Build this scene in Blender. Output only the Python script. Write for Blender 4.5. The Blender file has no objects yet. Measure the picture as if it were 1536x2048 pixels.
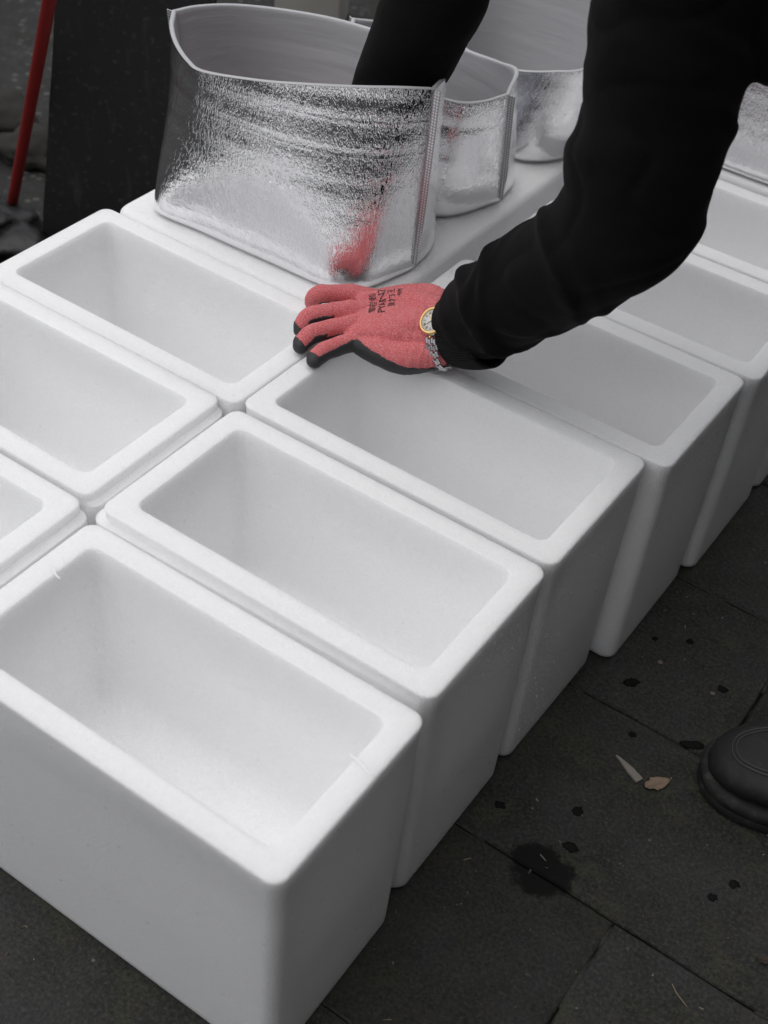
import bpy, bmesh, math, random
from mathutils import Vector, Matrix, noise
from mathutils.bvhtree import BVHTree
V = Vector
rnd = random.Random(7)
sc = bpy.context.scene
col = sc.collection
PI = math.pi

# ------------------------------------------------------------------ camera
cd = bpy.data.cameras.new('camera'); cam = bpy.data.objects.new('camera', cd); col.objects.link(cam)
cam.matrix_world = Matrix(((0.81566, -0.43630, 0.37992, 0.85138),
                           (0.57354, 0.52384, -0.62980, -0.77993),
                           (0.07576, 0.73160, 0.67751, 1.43982), (0, 0, 0, 1)))
cd.sensor_fit = 'VERTICAL'; cd.sensor_height = 36.0; cd.lens = 46.39
cd.clip_start = 0.05; cd.clip_end = 500
cd.dof.use_dof = True; cd.dof.focus_distance = 1.76; cd.dof.aperture_fstop = 5.0
sc.camera = cam

# ------------------------------------------------------------------ sky, sun, exposure
SUN_EL, SUN_DIR = 80, V((-0.90, -0.44, 0))      # overcast: brightest part of the sky, behind the camera to the left
el = math.radians(SUN_EL); sdir = V((SUN_DIR.x*math.cos(el), SUN_DIR.y*math.cos(el), math.sin(el))).normalized()
w = bpy.data.worlds.new('World'); sc.world = w; w.use_nodes = True
nt = w.node_tree; nt.nodes.clear()
sky = nt.nodes.new('ShaderNodeTexSky'); sky.sky_type = 'NISHITA'; sky.sun_disc = False
sky.sun_elevation = el; sky.sun_rotation = math.atan2(sdir.x, sdir.y)
sky.air_density = 1.0; sky.dust_density = 4.0; sky.ozone_density = 1.0
hs = nt.nodes.new('ShaderNodeHueSaturation'); hs.inputs['Saturation'].default_value = 0.24   # grey cloud cover
bg = nt.nodes.new('ShaderNodeBackground'); bg.inputs['Strength'].default_value = 0.05
wo = nt.nodes.new('ShaderNodeOutputWorld')
nt.links.new(sky.outputs[0], hs.inputs['Color']); nt.links.new(hs.outputs[0], bg.inputs[0]); nt.links.new(bg.outputs[0], wo.inputs[0])
sd = bpy.data.lights.new('sun', 'SUN'); sd.energy = 1.5; sd.angle = math.radians(115); sd.color = (0.99, 0.985, 1.0)
sun = bpy.data.objects.new('sun', sd); col.objects.link(sun); sun.location = (-2, -3, 6)
sun.rotation_euler = (-sdir).to_track_quat('-Z', 'Y').to_euler()
sc.view_settings.view_transform = 'Standard'; sc.view_settings.look = 'None'
sc.view_settings.gamma = 1.0; sc.view_settings.use_curve_mapping = False
sc.view_settings.exposure = 0.54
sc.cycles.max_bounces = 14; sc.cycles.diffuse_bounces = 12; sc.cycles.glossy_bounces = 5
sc.cycles.use_adaptive_sampling = True; sc.cycles.adaptive_threshold = 0.02

BL, BW, BH, WALL = .464, .2465, .3815, .0285      # foam box length, width, height, wall
# ------------------------------------------------------------------ materials
class NB:
    """small node builder"""
    def __init__(s, name):
        s.m = bpy.data.materials.new(name); s.m.use_nodes = True
        s.t = s.m.node_tree; s.b = s.t.nodes['Principled BSDF']
    def n(s, typ, **kw):
        nd = s.t.nodes.new(typ)
        for k, v in kw.items():
            if k.startswith('i_'):
                key = k[2:].replace('_', ' '); nd.inputs[int(key) if key.isdigit() else key].default_value = v
            else: setattr(nd, k, v)
        return nd
    def l(s, a, b): s.t.links.new(a, b)
    def coord(s, kind='Object', scale=None):
        c = s.n('ShaderNodeTexCoord'); o = c.outputs[kind]
        if scale:
            mp = s.n('ShaderNodeMapping'); mp.inputs['Scale'].default_value = scale; s.l(o, mp.inputs[0]); o = mp.outputs[0]
        return o
    def noise(s, co, scale, detail=4, rough=.55, dist=0):
        nd = s.n('ShaderNodeTexNoise'); nd.inputs['Scale'].default_value = scale; nd.inputs['Detail'].default_value = detail
        nd.inputs['Roughness'].default_value = rough; nd.inputs['Distortion'].default_value = dist
        s.l(co, nd.inputs['Vector']); return nd.outputs['Fac']
    def vor(s, co, scale, feature='F1', out='Distance', rand=1.0):
        nd = s.n('ShaderNodeTexVoronoi', feature=feature); nd.inputs['Scale'].default_value = scale
        nd.inputs['Randomness'].default_value = rand
        s.l(co, nd.inputs['Vector']); return nd.outputs[out]
    def ramp(s, fac, stops):
        r = s.n('ShaderNodeValToRGB'); cr = r.color_ramp
        while len(cr.elements) < len(stops): cr.elements.new(.5)
        for e, (p, c) in zip(cr.elements, stops):
            e.position = p; e.color = (c, c, c, 1) if isinstance(c, (int, float)) else (*c, 1)
        s.l(fac, r.inputs[0]); return r.outputs[0]
    def mix(s, fac, a, b, mode='MIX'):
        m = s.n('ShaderNodeMix', data_type='RGBA', blend_type=mode)
        for sock, val in ((m.inputs[0], fac), (m.inputs[6], a), (m.inputs[7], b)):
            if hasattr(val, 'is_linked'): s.l(val, sock)
            elif isinstance(val, tuple): sock.default_value = (*val, 1)
            else: sock.default_value = val
        return m.outputs[2]
    def math(s, op, a, b=None, c=None):
        m = s.n('ShaderNodeMath', operation=op)
        for i, v in enumerate((a, b, c)):
            if v is None: continue
            if hasattr(v, 'is_linked'): s.l(v, m.inputs[i])
            else: m.inputs[i].default_value = v
        return m.outputs[0]
    def bump(s, h, strength=.3, dist=.001, prev=None):
        b = s.n('ShaderNodeBump'); b.inputs['Strength'].default_value = strength; b.inputs['Distance'].default_value = dist
        s.l(h, b.inputs['Height'])
        if prev is not None: s.l(prev, b.inputs['Normal'])
        return b.outputs[0]
    def set(s, **kw):
        for k, v in kw.items():
            k = k.replace('_', ' ')
            if hasattr(v, 'is_linked'): s.l(v, s.b.inputs[k])
            elif isinstance(v, tuple) and len(v) == 3: s.b.inputs[k].default_value = (*v, 1)
            else: s.b.inputs[k].default_value = v
        return s
M = {}
def plain(name, c, rough=.6, metal=0., spec=.5):
    k = NB(name); k.set(Base_Color=c, Roughness=rough, Metallic=metal, Specular_IOR_Level=spec); M[name] = k.m; return k

def foam_material(name, scratch=False):
    k = NB(name); co = k.coord('Object')
    oi = k.n('ShaderNodeObjectInfo')
    add = k.n('ShaderNodeVectorMath', operation='ADD'); k.l(co, add.inputs[0]); k.l(oi.outputs['Random'], add.inputs[1]); cor = add.outputs[0]
    cell = k.vor(cor, 260, 'DISTANCE_TO_EDGE')
    beads = k.ramp(cell, [(0, 0), (.18, 1)])
    big = k.noise(cor, 5, 3)
    base = k.mix(big, (.974, .974, .981), (.984, .984, .989))
    # tiny glittering bead faces
    ran = k.n('ShaderNodeTexVoronoi'); ran.inputs['Scale'].default_value = 260; k.l(cor, ran.inputs['Vector'])
    fleck = k.ramp(k.math('MULTIPLY', ran.outputs['Color'], 1.0), [(.90, 0), (.97, 1)])
    # slanted mould-vent slits in staggered rows on the outer faces
    sep = k.n('ShaderNodeSeparateXYZ'); k.l(co, sep.inputs[0]); x, y, z = sep.outputs
    nr = k.n('ShaderNodeNewGeometry'); ns = k.n('ShaderNodeSeparateXYZ'); k.l(nr.outputs['Normal'], ns.inputs[0])
    h = k.math('ADD', x, y)
    row = k.math('FLOOR', k.math('DIVIDE', z, .019))
    hh = k.math('ADD', h, k.math('MULTIPLY', row, .0085))
    fx = k.math('SUBTRACT', k.math('FRACT', k.math('DIVIDE', hh, .017)), .5)
    fz = k.math('SUBTRACT', k.math('FRACT', k.math('DIVIDE', z, .019)), .5)
    sl = k.math('SUBTRACT', fx, k.math('MULTIPLY', fz, .35))
    slit = k.math('MULTIPLY', k.math('LESS_THAN', k.math('ABSOLUTE', sl), .055), k.math('LESS_THAN', k.math('ABSOLUTE', fz), .22))
    side = k.math('MULTIPLY', k.math('LESS_THAN', k.math('ABSOLUTE', ns.outputs[2]), .3), k.math('MAXIMUM', k.math('GREATER_THAN', k.math('ABSOLUTE', x), BL/2-.012), k.math('GREATER_THAN', k.math('ABSOLUTE', y), BW/2-.012)))
    slit = k.math('MULTIPLY', k.math('MULTIPLY', slit, side), 0.0)
    hgt = beads
    groove = k.math('MULTIPLY', slit, k.math('SUBTRACT', .3, fz))
    if scratch:
        lx = k.math('ABSOLUTE', k.math('ADD', k.math('SUBTRACT', y, .085), k.math('MULTIPLY', k.math('SUBTRACT', k.noise(co, 40, 2), .5), .006)))
        sm = k.math('MULTIPLY', k.math('LESS_THAN', lx, .0009), k.math('LESS_THAN', z, .20))
        sm = k.math('MULTIPLY', sm, k.ramp(k.noise(co, 220, 2), [(.48, 0), (.55, 1)]))
        slit = k.math('MAXIMUM', slit, k.math('MULTIPLY', sm, side))
    cv = k.ramp(ran.outputs['Color'], [(0, .965), (1, 1)]); base = k.mix(1.0, base, cv, 'MULTIPLY')
    base = k.mix(1.0, base, k.ramp(cell, [(0, .985), (.06, 1)]), 'MULTIPLY')
    dirt = k.ramp(k.noise(cor, 34, 2), [(.80, 0), (.84, 1)])
    base = k.mix(k.math('MULTIPLY', dirt, .05), base, (.45, .42, .40))
    ro = k.mix(fleck, (.55,)*3, (.16,)*3)
    k.set(Base_Color=base, Roughness=ro, Specular_IOR_Level=.35, Normal=k.bump(hgt, .6, .0009, k.bump(groove, 1.0, .006)), Subsurface_Weight=1.0, Subsurface_Scale=.016)
    k.b.inputs['Subsurface Radius'].default_value = (1, 1, 1)
    M[name] = k.m
foam_material('foam'); foam_material('foam_scored', True)
plain('foam_torn', (.93, .93, .94), .7)

def foil_material():
    k = NB('foil'); uv = k.coord('UV')
    def mapped(sx, sy, rot=0):
        mp = k.n('ShaderNodeMapping'); mp.inputs['Scale'].default_value = (sx, sy, 1); mp.inputs['Rotation'].default_value = (0, 0, rot)
        k.l(uv, mp.inputs[0]); return mp.outputs[0]
    # short ridges, mostly upright with a slant, broken by cross creases
    a = k.noise(mapped(210, 62, .35), 1, 2, .5, 1.2)
    b = k.noise(mapped(250, 85, -.12), 1, 2, .5, .8)
    ra = k.ramp(k.math('ABSOLUTE', k.math('SUBTRACT', a, .5)), [(0, 1), (.09, 0)])
    rb = k.ramp(k.math('ABSOLUTE', k.math('SUBTRACT', b, .5)), [(0, 1), (.11, 0)])
    c = k.noise(mapped(45, 300, .05), 1, 2, .5, .5)
    rc = k.ramp(c, [(.62, 0), (.75, 1)])
    h = k.math('ADD', k.math('ADD', ra, k.math('MULTIPLY', rb, .7)), k.math('MULTIPLY', rc, .4))
    soft = k.noise(mapped(16, 48), 1, 3)
    n1 = k.bump(soft, .5, .0011)
    amp = k.ramp(k.noise(mapped(7, 9), 1, 2), [(.3, .55), (.65, 1.0)])
    # pressed lines running round the bag
    sep = k.n('ShaderNodeSeparateXYZ'); k.l(uv, sep.inputs[0]); v = sep.outputs[1]
    wob = k.math('MULTIPLY', k.math('SUBTRACT', k.noise(mapped(9, 2), 1, 2), .5), .012)
    vv = k.math('ADD', v, wob); lines = None
    for p in (.208, .196, .243):
        d = k.math('ABSOLUTE', k.math('SUBTRACT', vv, p)); g = k.ramp(d, [(0, 1), (.0016, 0)])
        lines = g if lines is None else k.math('MAXIMUM', lines, g)
    hv = k.ramp(v, [(.0, .22), (.10, .48), (.19, 1.0)])
    h = k.math('ADD', k.math('MULTIPLY', k.math('MULTIPLY', h, amp), hv), k.math('MULTIPLY', lines, .55))
    k.set(Base_Color=(.86, .86, .88), Metallic=1.0, Roughness=.035, Normal=k.bump(h, .32, .0011, n1))
    M['foil'] = k.m
    k = NB('seam_foil'); uv = k.coord('UV', (1, 1, 1))
    d = k.vor(uv, 230, 'F1', rand=.0); dots = k.ramp(d, [(.28, 1), (.42, 0)])
    k.set(Base_Color=k.mix(dots, (.42, .42, .44), (.85, .85, .87)), Metallic=.75, Roughness=.3, Normal=k.bump(dots, .6, .001))
    M['seam_foil'] = k.m
foil_material()
def lining_material():
    k = NB('lining'); uv = k.coord('UV', (6, 60, 1)); o = k.coord('Object')
    s = k.noise(uv, 1, 4); f = k.noise(o, 700, 2)
    k.set(Base_Color=k.mix(s, (.42, .42, .435), (.52, .52, .535)), Roughness=.5, Normal=k.bump(f, .2, .0005, k.bump(s, .35, .004)))
    M['lining'] = k.m
lining_material()

def cloth_material(name, c, c2, sheen):
    k = NB(name); o = k.coord('Object')
    wv = k.noise(o, 1500, 2); f = k.noise(o, 30, 4)
    k.set(Base_Color=k.mix(f, c, c2), Roughness=.95, Specular_IOR_Level=.12, Sheen_Weight=sheen, Sheen_Roughness=.5,
          Normal=k.bump(wv, .25, .0006, k.bump(f, .25, .006)))
    M[name] = k.m
cloth_material('black_cloth', (.0035, .0035, .0038), (.006, .006, .0066), .025)
cloth_material('dark_trousers', (.010, .010, .012), (.016, .016, .018), .05)
def rib_material():
    k = NB('rib_cloth'); uv = k.coord('UV')
    sep = k.n('ShaderNodeSeparateXYZ'); k.l(uv, sep.inputs[0])
    wv = k.math('SINE', k.math('MULTIPLY', sep.outputs[0], 2*PI*90))
    k.set(Base_Color=(.0085, .0085, .009), Roughness=.95, Specular_IOR_Level=.12, Sheen_Weight=.04, Normal=k.bump(wv, .7, .0012))
    M['rib_cloth'] = k.m
rib_material()
def knit_material():
    k = NB('red_knit'); o = k.coord('Object')
    big = k.noise(o, 60, 3)
    fl = k.noise(k.coord('Object', (500, 900, 900)), 1, 2)
    w1 = k.n('ShaderNodeTexWave', wave_type='BANDS', bands_direction='X'); w1.inputs['Scale'].default_value = 190; w1.inputs['Distortion'].default_value = .8
    w2 = k.n('ShaderNodeTexWave', wave_type='BANDS', bands_direction='Y'); w2.inputs['Scale'].default_value = 150; w2.inputs['Distortion'].default_value = .8
    k.l(o, w1.inputs['Vector']); k.l(o, w2.inputs['Vector'])
    kn = k.math('MULTIPLY', w1.outputs['Fac'], w2.outputs['Fac'])
    c = k.mix(k.ramp(fl, [(.42, 0), (.68, 1)]), (.62, .105, .112), (.80, .42, .42))
    c = k.mix(k.math('MULTIPLY', big, .5), c, (.62, .14, .15))
    c = k.mix(k.math('MULTIPLY', k.math('SUBTRACT', 1.0, kn), .22), c, (.46, .06, .07))
    k.set(Base_Color=c, Roughness=.9, Specular_IOR_Level=.15, Sheen_Weight=.1, Normal=k.bump(kn, .5, .0010))
    M['red_knit'] = k.m
    k = NB('rubber'); o = k.coord('Object'); n_ = k.noise(o, 900, 3); n2 = k.noise(o, 120, 3)
    k.set(Base_Color=k.mix(n2, (.022, .022, .024), (.034, .034, .036)), Roughness=.62, Normal=k.bump(n_, .3, .0005, k.bump(n2, .3, .003)))
    M['rubber'] = k.m
knit_material()
plain('glove_ink', (.030, .020, .024), .8)
plain('gold', (.72, .50, .20), .22, 1.0); plain('steel', (.62, .62, .63), .25, 1.0)
plain('dial_white', (.72, .71, .68), .35); plain('dial_mark', (.05, .03, .02), .4)
plain('watch_gap', (.03, .03, .03), .5)
k = plain('glass', (1, 1, 1), .02); k.set(Transmission_Weight=1.0, IOR=1.45)
plain('skin', (.52, .32, .23), .55); plain('hair', (.012, .010, .009), .55)

def stone_material(name, c1, c2, paver=True):
    k = NB(name); geo = k.n('ShaderNodeNewGeometry'); p = geo.outputs['Position']
    oi = k.n('ShaderNodeObjectInfo')
    off = k.n('ShaderNodeVectorMath', operation='SCALE'); cb = k.n('ShaderNodeCombineXYZ')
    k.l(oi.outputs['Random'], cb.inputs[0]); k.l(oi.outputs['Random'], cb.inputs[1]); k.l(cb.outputs[0], off.inputs[0]); off.inputs['Scale'].default_value = 37
    add = k.n('ShaderNodeVectorMath', operation='ADD'); k.l(p, add.inputs[0]); k.l(off.outputs[0], add.inputs[1])
    q = add.outputs[0] if paver else p
    fine = k.noise(q, 200, 5, .75); mid = k.noise(q, 30, 8, .72); big = k.noise(q, 4.5, 4, .6)
    c = k.mix(k.ramp(mid, [(.3, 0), (.7, 1)]), c1, c2)
    c = k.mix(k.ramp(big, [(.40, 0), (.62, .65)]), c, tuple(v*.55 for v in c1))
    blu = k.noise(q, 13, 5, .7); c = k.mix(k.ramp(blu, [(.46, 0), (.60, .7)]), c, (c2[0]*.72, c2[1]*.74, c2[2]*.95))
    oli = k.noise(q, 9, 6, .75); c = k.mix(k.ramp(oli, [(.50, 0), (.64, .7)]), c, (c2[0]*1.35, c2[1]*1.33, c2[2]*1.02))
    c = k.mix(k.ramp(fine, [(.50, 0), (.68, .9)]), c, tuple(v*1.75 for v in c2))
    c = k.mix(k.ramp(fine, [(.36, .7), (.46, 0)]), c, tuple(v*.35 for v in c1))
    gr = k.vor(q, 210); gcol = k.n('ShaderNodeTexVoronoi'); gcol.inputs['Scale'].default_value = 75 if paver else 48; k.l(q, gcol.inputs['Vector'])
    rr = k.ramp(gcol.outputs['Color'], [(.86, 0), (.93, 1)] if paver else [(.45, 0), (.8, 1)])
    sp = k.math('MULTIPLY', k.ramp(gcol.outputs['Distance'], [(.12, 1), (.2, 0)] if paver else [(.28, 1), (.42, 0)]), rr)
    c = k.mix(k.math('MULTIPLY', sp, .8), c, tuple(min(1, v*4.0) for v in c2))
    # sand and straw coloured specks, faint brick-red stains
    sp2n = k.n('ShaderNodeTexVoronoi'); sp2n.inputs['Scale'].default_value = 38; k.l(q, sp2n.inputs['Vector'])
    rr2 = k.ramp(sp2n.outputs['Color'], [(.90, 0), (.95, 1)])
    sp2 = k.math('MULTIPLY', k.ramp(sp2n.outputs['Distance'], [(.05, 1), (.10, 0)]), rr2)
    c = k.mix(k.math('MULTIPLY', sp2, .75), c, (.22, .19, .12))
    red = k.ramp(k.noise(q, 16, 3), [(.66, 0), (.76, .4)])
    c = k.mix(red, c, (.055, .034, .028))
    if paver:
        c = k.mix(1.0, c, k.ramp(oi.outputs['Random'], [(0, .68), (.5, .95), (1, 1.0)]), 'MULTIPLY')
    rough = k.ramp(k.noise(q, 9, 3), [(.3, .55), (.7, .85)])
    h = k.math('ADD', k.math('MULTIPLY', fine, .5), k.math('ADD', k.math('MULTIPLY', mid, .5), k.math('MULTIPLY', sp, .3)))
    if paver:
        # one dark wet stain with a ragged edge, and a few drips
        sx = k.n('ShaderNodeVectorMath', operation='DISTANCE')
        nz = k.n('ShaderNodeTexNoise'); nz.inputs['Scale'].default_value = 30; nz.inputs['Detail'].default_value = 8; nz.inputs['Roughness'].default_value = .75; k.l(p, nz.inputs['Vector'])
        sb = k.n('ShaderNodeVectorMath', operation='SUBTRACT'); k.l(nz.outputs['Color'], sb.inputs[0]); sb.inputs[1].default_value = (.5, .5, .5)
        scl = k.n('ShaderNodeVectorMath', operation='SCALE'); k.l(sb.outputs[0], scl.inputs[0]); scl.inputs['Scale'].default_value = .075
        pp = k.n('ShaderNodeVectorMath', operation='ADD'); k.l(p, pp.inputs[0]); k.l(scl.outputs[0], pp.inputs[1])
        k.l(pp.outputs[0], sx.inputs[0]); sx.inputs[1].default_value = (.578, .142, 0)
        st = k.ramp(sx.outputs['Value'], [(.037, 1), (.045, 0)])
        c = k.mix(k.math('MULTIPLY', st, .96), c, (.0015, .0015, .0015))
        rough = k.mix(st, rough, (.9,)*3)
    k.set(Base_Color=c, Roughness=rough, Specular_IOR_Level=.3, Normal=k.bump(h, .75, .0035))
    M[name] = k.m
stone_material('paver_stone', (.014, .0142, .0124), (.036, .036, .0305))
stone_material('asphalt', (.005, .005, .005), (.019, .019, .0175), False)
def board_material():
    k = NB('dark_board'); o = k.coord('Object')
    m = k.noise(o, 14, 5, .65); f = k.noise(o, 75, 6); s = k.noise(k.coord('Object', (40, 40, 6)), 1, 4)
    c = k.mix(m, (.012, .012, .013), (.020, .0205, .0215))
    c = k.mix(k.ramp(f, [(.58, 0), (.70, .8)]), c, (.05, .05, .052))
    c = k.mix(k.ramp(s, [(.58, 0), (.72, .6)]), c, (.045, .045, .047))
    k.set(Base_Color=c, Roughness=.7, Normal=k.bump(f, .3, .002)); M['dark_board'] = k.m
    k = NB('black_plastic'); o = k.coord('Object'); n_ = k.noise(o, 25, 4)
    k.set(Base_Color=(.008, .008, .009), Roughness=.5, Normal=k.bump(n_, .5, .01)); M['black_plastic'] = k.m
    k = NB('red_paint'); o = k.coord('Object'); n_ = k.noise(o, 30, 4)
    k.set(Base_Color=k.mix(n_, (.17, .007, .006), (.23, .011, .009)), Roughness=.45); M['red_paint'] = k.m
    k = NB('rough_rock'); o = k.coord('Object'); n_ = k.noise(o, 22, 5)
    k.set(Base_Color=k.mix(n_, (.006, .006, .005), (.022, .020, .014)), Roughness=.9, Normal=k.bump(n_, .6, .01)); M['rough_rock'] = k.m
    k = NB('cardboard'); o = k.coord('Object'); n_ = k.noise(o, 12, 4)
    k.set(Base_Color=k.mix(n_, (.33, .31, .28), (.42, .40, .37)), Roughness=.9); M['cardboard'] = k.m
    k = NB('dry_leaf'); o = k.coord('Object'); n_ = k.noise(o, 120, 4)
    k.set(Base_Color=k.mix(n_, (.12, .085, .055), (.28, .20, .14)), Roughness=.75); M['dry_leaf'] = k.m
    k = NB('splinter_wood'); o = k.coord('Object', (20, 300, 300)); n_ = k.noise(o, 1, 3)
    k.set(Base_Color=k.mix(n_, (.16, .14, .12), (.24, .22, .19)), Roughness=.85); M['splinter_wood'] = k.m
    k = NB('boot_leather'); o = k.coord('Object'); n_ = k.noise(o, 500, 3); m = k.noise(o, 18, 4)
    sc_ = k.ramp(k.noise(o, 70, 6, .75), [(.55, 0), (.72, .8)])
    k.set(Base_Color=k.mix(sc_, k.mix(m, (.007, .007, .0072), (.014, .014, .014)), (.040, .039, .036)), Roughness=k.mix(m, (.55,)*3, (.85,)*3), Normal=k.bump(n_, .2, .0006)); M['boot_leather'] = k.m
    plain('boot_edge', (.034, .034, .033), .6)
    k = NB('boot_rubber'); o = k.coord('Object'); n_ = k.noise(o, 60, 4)
    k.set(Base_Color=k.mix(k.ramp(n_, [(.5, 0), (.75, .7)]), (.009, .009, .009), (.055, .053, .048)), Roughness=.8); M['boot_rubber'] = k.m
    plain('tar', (.0085, .0085, .008), .9, 0, .1); plain('grit', (.16, .13, .115), .8); plain('straw', (.22, .19, .12), .8)
board_material()

# ------------------------------------------------------------------ mesh helpers
def mesh_obj(name, verts, faces, mat, parent=None, smooth=True, sharp=None, uvs=None, origin=None):
    me = bpy.data.meshes.new(name)
    if origin is not None:
        origin = V(origin); verts = [V(v) - origin for v in verts]
    me.from_pydata([tuple(v) for v in verts], [], faces); me.update()
    if uvs is not None:
        ul = me.uv_layers.new(name='UVMap')
        for lp in me.loops: ul.data[lp.index].uv = uvs[lp.vertex_index]
    if smooth: me.shade_smooth()
    if sharp is not None: me.set_sharp_from_angle(angle=math.radians(sharp))
    for m in (mat if isinstance(mat, list) else [mat]): me.materials.append(M[m])
    ob = bpy.data.objects.new(name, me); col.objects.link(ob)
    if origin is not None: ob.location = origin
    if parent is not None: put(ob, parent)
    return ob
def put(ob, parent):
    ob.parent = parent; ob.matrix_parent_inverse = parent.matrix_basis.inverted() if parent.parent is None else (parent.parent.matrix_basis @ parent.matrix_parent_inverse @ parent.matrix_basis).inverted()
def tag(o, label, cat, group=None, kind=None):
    o['label'] = label; o['category'] = cat
    if group: o['group'] = group
    if kind: o['kind'] = kind
    return o
def empty(name, loc):
    e = bpy.data.objects.new(name, None); e.empty_display_size = .1; col.objects.link(e); e.location = loc
    return e
def rrect(x0, y0, x1, y1, r, seg=7, z=0.):
    pts = []
    for cx, cy, a0 in ((x1-r, y1-r, 0), (x0+r, y1-r, 90), (x0+r, y0+r, 180), (x1-r, y0+r, 270)):
        for i in range(seg+1):
            a = math.radians(a0 + 90*i/seg); pts.append(V((cx+r*math.cos(a), cy+r*math.sin(a), z)))
    return pts
def loft(loops, close=True, cap0=True, cap1=True):
    n = len(loops[0]); vs = [p for lp in loops for p in lp]; fs = []
    for i in range(len(loops)-1):
        for j in range(n if close else n-1):
            a, b = i*n+j, i*n+(j+1) % n
            fs.append((a, b, b+n, a+n))
    if cap0: fs.append(tuple(reversed(range(n))))
    if cap1: fs.append(tuple(range((len(loops)-1)*n, len(loops)*n)))
    return vs, fs
def catmull(pts, n, closed=False):
    pts = [V(p) for p in pts]; out = []; m = len(pts); segs = m if closed else m-1
    for k in range(n if closed else n+1):
        t = k/n*segs; i = min(int(t), segs-1); u = t-i
        def g(q): return pts[q % m] if closed else pts[max(0, min(m-1, q))]
        p0, p1, p2, p3 = g(i-1), g(i), g(i+1), g(i+2)
        if not closed:
            if i == 0: p0 = p1*2-p2
            if i == m-2: p3 = p2*2-p1
        out.append(.5*((2*p1)+(p2-p0)*u+(2*p0-5*p1+4*p2-p3)*u*u+(-p0+3*p1-3*p2+p3)*u**3))
    return out
def interp(vals, t):
    s = t*(len(vals)-1); i = min(int(s), len(vals)-2); u = s-i
    return vals[i]*(1-u)+vals[i+1]*u
def tube(pts, rads, n=40, seg=32, up=(0, 0, 1), fold=None, flat=None, caps=True):
    """closed tapered tube; rads = radius list; flat = (a, b) stretch across / along `up`; fold(t, ang) multiplies the radius"""
    c = catmull(pts, n); loops = []; up = V(up)
    fl = flat if flat else [(1, 1), (1, 1)]
    for i, p in enumerate(c):
        t = i/n; d = (c[min(i+1, n)]-c[max(i-1, 0)]).normalized()
        s = d.cross(up)
        if s.length < 1e-4: s = d.cross(V((1, 0, 0)))
        s.normalize(); u = s.cross(d).normalized()
        r = interp(rads, t); fa = interp([V(q) for q in [(a, b, 0) for a, b in fl]], t)
        lp = []
        for j in range(seg):
            a = 2*PI*j/seg; k = fold(t, a) if fold else 1.
            lp.append(p + s*math.cos(a)*r*fa.x*k + u*math.sin(a)*r*fa.y*k)
        loops.append(lp)
    # rounded ends
    if caps:
        for e in (0, -1):
            ctr = sum(loops[e], V())/seg; d = (c[0]-c[1]).normalized() if e == 0 else (c[-1]-c[-2]).normalized()
            r = rads[0] if e == 0 else rads[-1]
            base = list(loops[e]); ex = []
            for q in (.35, .65, .88, .98):
                ex.append([ctr+(p-ctr)*math.sqrt(max(0, 1-q*q)) + d*r*q*.95 for p in base])
            loops = (list(reversed(ex))+loops) if e == 0 else loops+ex
    return loft(loops)
def joined(parts):
    vs, fs = [], []
    for v, f in parts:
        o = len(vs); vs += v; fs += [tuple(i+o for i in q) for q in f]
    return vs, fs
def evaluated(ob):
    dg = bpy.context.evaluated_depsgraph_get(); dg.update()
    me = bpy.data.meshes.new_from_object(ob.evaluated_get(dg), depsgraph=dg)
    return me
def fused(name, parts, voxel, smooth_it=4, disp=None):
    """parts melted into one continuous skin (voxel remesh), returned as a mesh in world coordinates"""
    vs, fs = joined(parts)
    me = bpy.data.meshes.new('tmp'); me.from_pydata([tuple(v) for v in vs], [], fs); me.update()
    bm = bmesh.new(); bm.from_mesh(me); bmesh.ops.recalc_face_normals(bm, faces=bm.faces); bm.to_mesh(me); bm.free()
    ob = bpy.data.objects.new('tmp', me); col.objects.link(ob)
    md = ob.modifiers.new('r', 'REMESH'); md.mode = 'VOXEL'; md.voxel_size = voxel
    if smooth_it:
        ms = ob.modifiers.new('s', 'SMOOTH'); ms.factor = .5; ms.iterations = smooth_it
    out = evaluated(ob); bpy.data.objects.remove(ob); bpy.data.meshes.remove(me)
    if disp:
        nn = [v.normal.copy() for v in out.vertices]
        for v, q in zip(out.vertices, nn): v.co += q*disp(v.co, q)
    out.name = name; out.shade_smooth()
    return out
def mesh_to_obj(name, me, mat, parent=None, origin=None):
    if origin is not None: me.transform(Matrix.Translation(-V(origin)))
    me.materials.clear()
    for m in (mat if isinstance(mat, list) else [mat]): me.materials.append(M[m])
    ob = bpy.data.objects.new(name, me); col.objects.link(ob)
    if origin is not None: ob.location = origin
    if parent is not None: put(ob, parent)
    return ob

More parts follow.
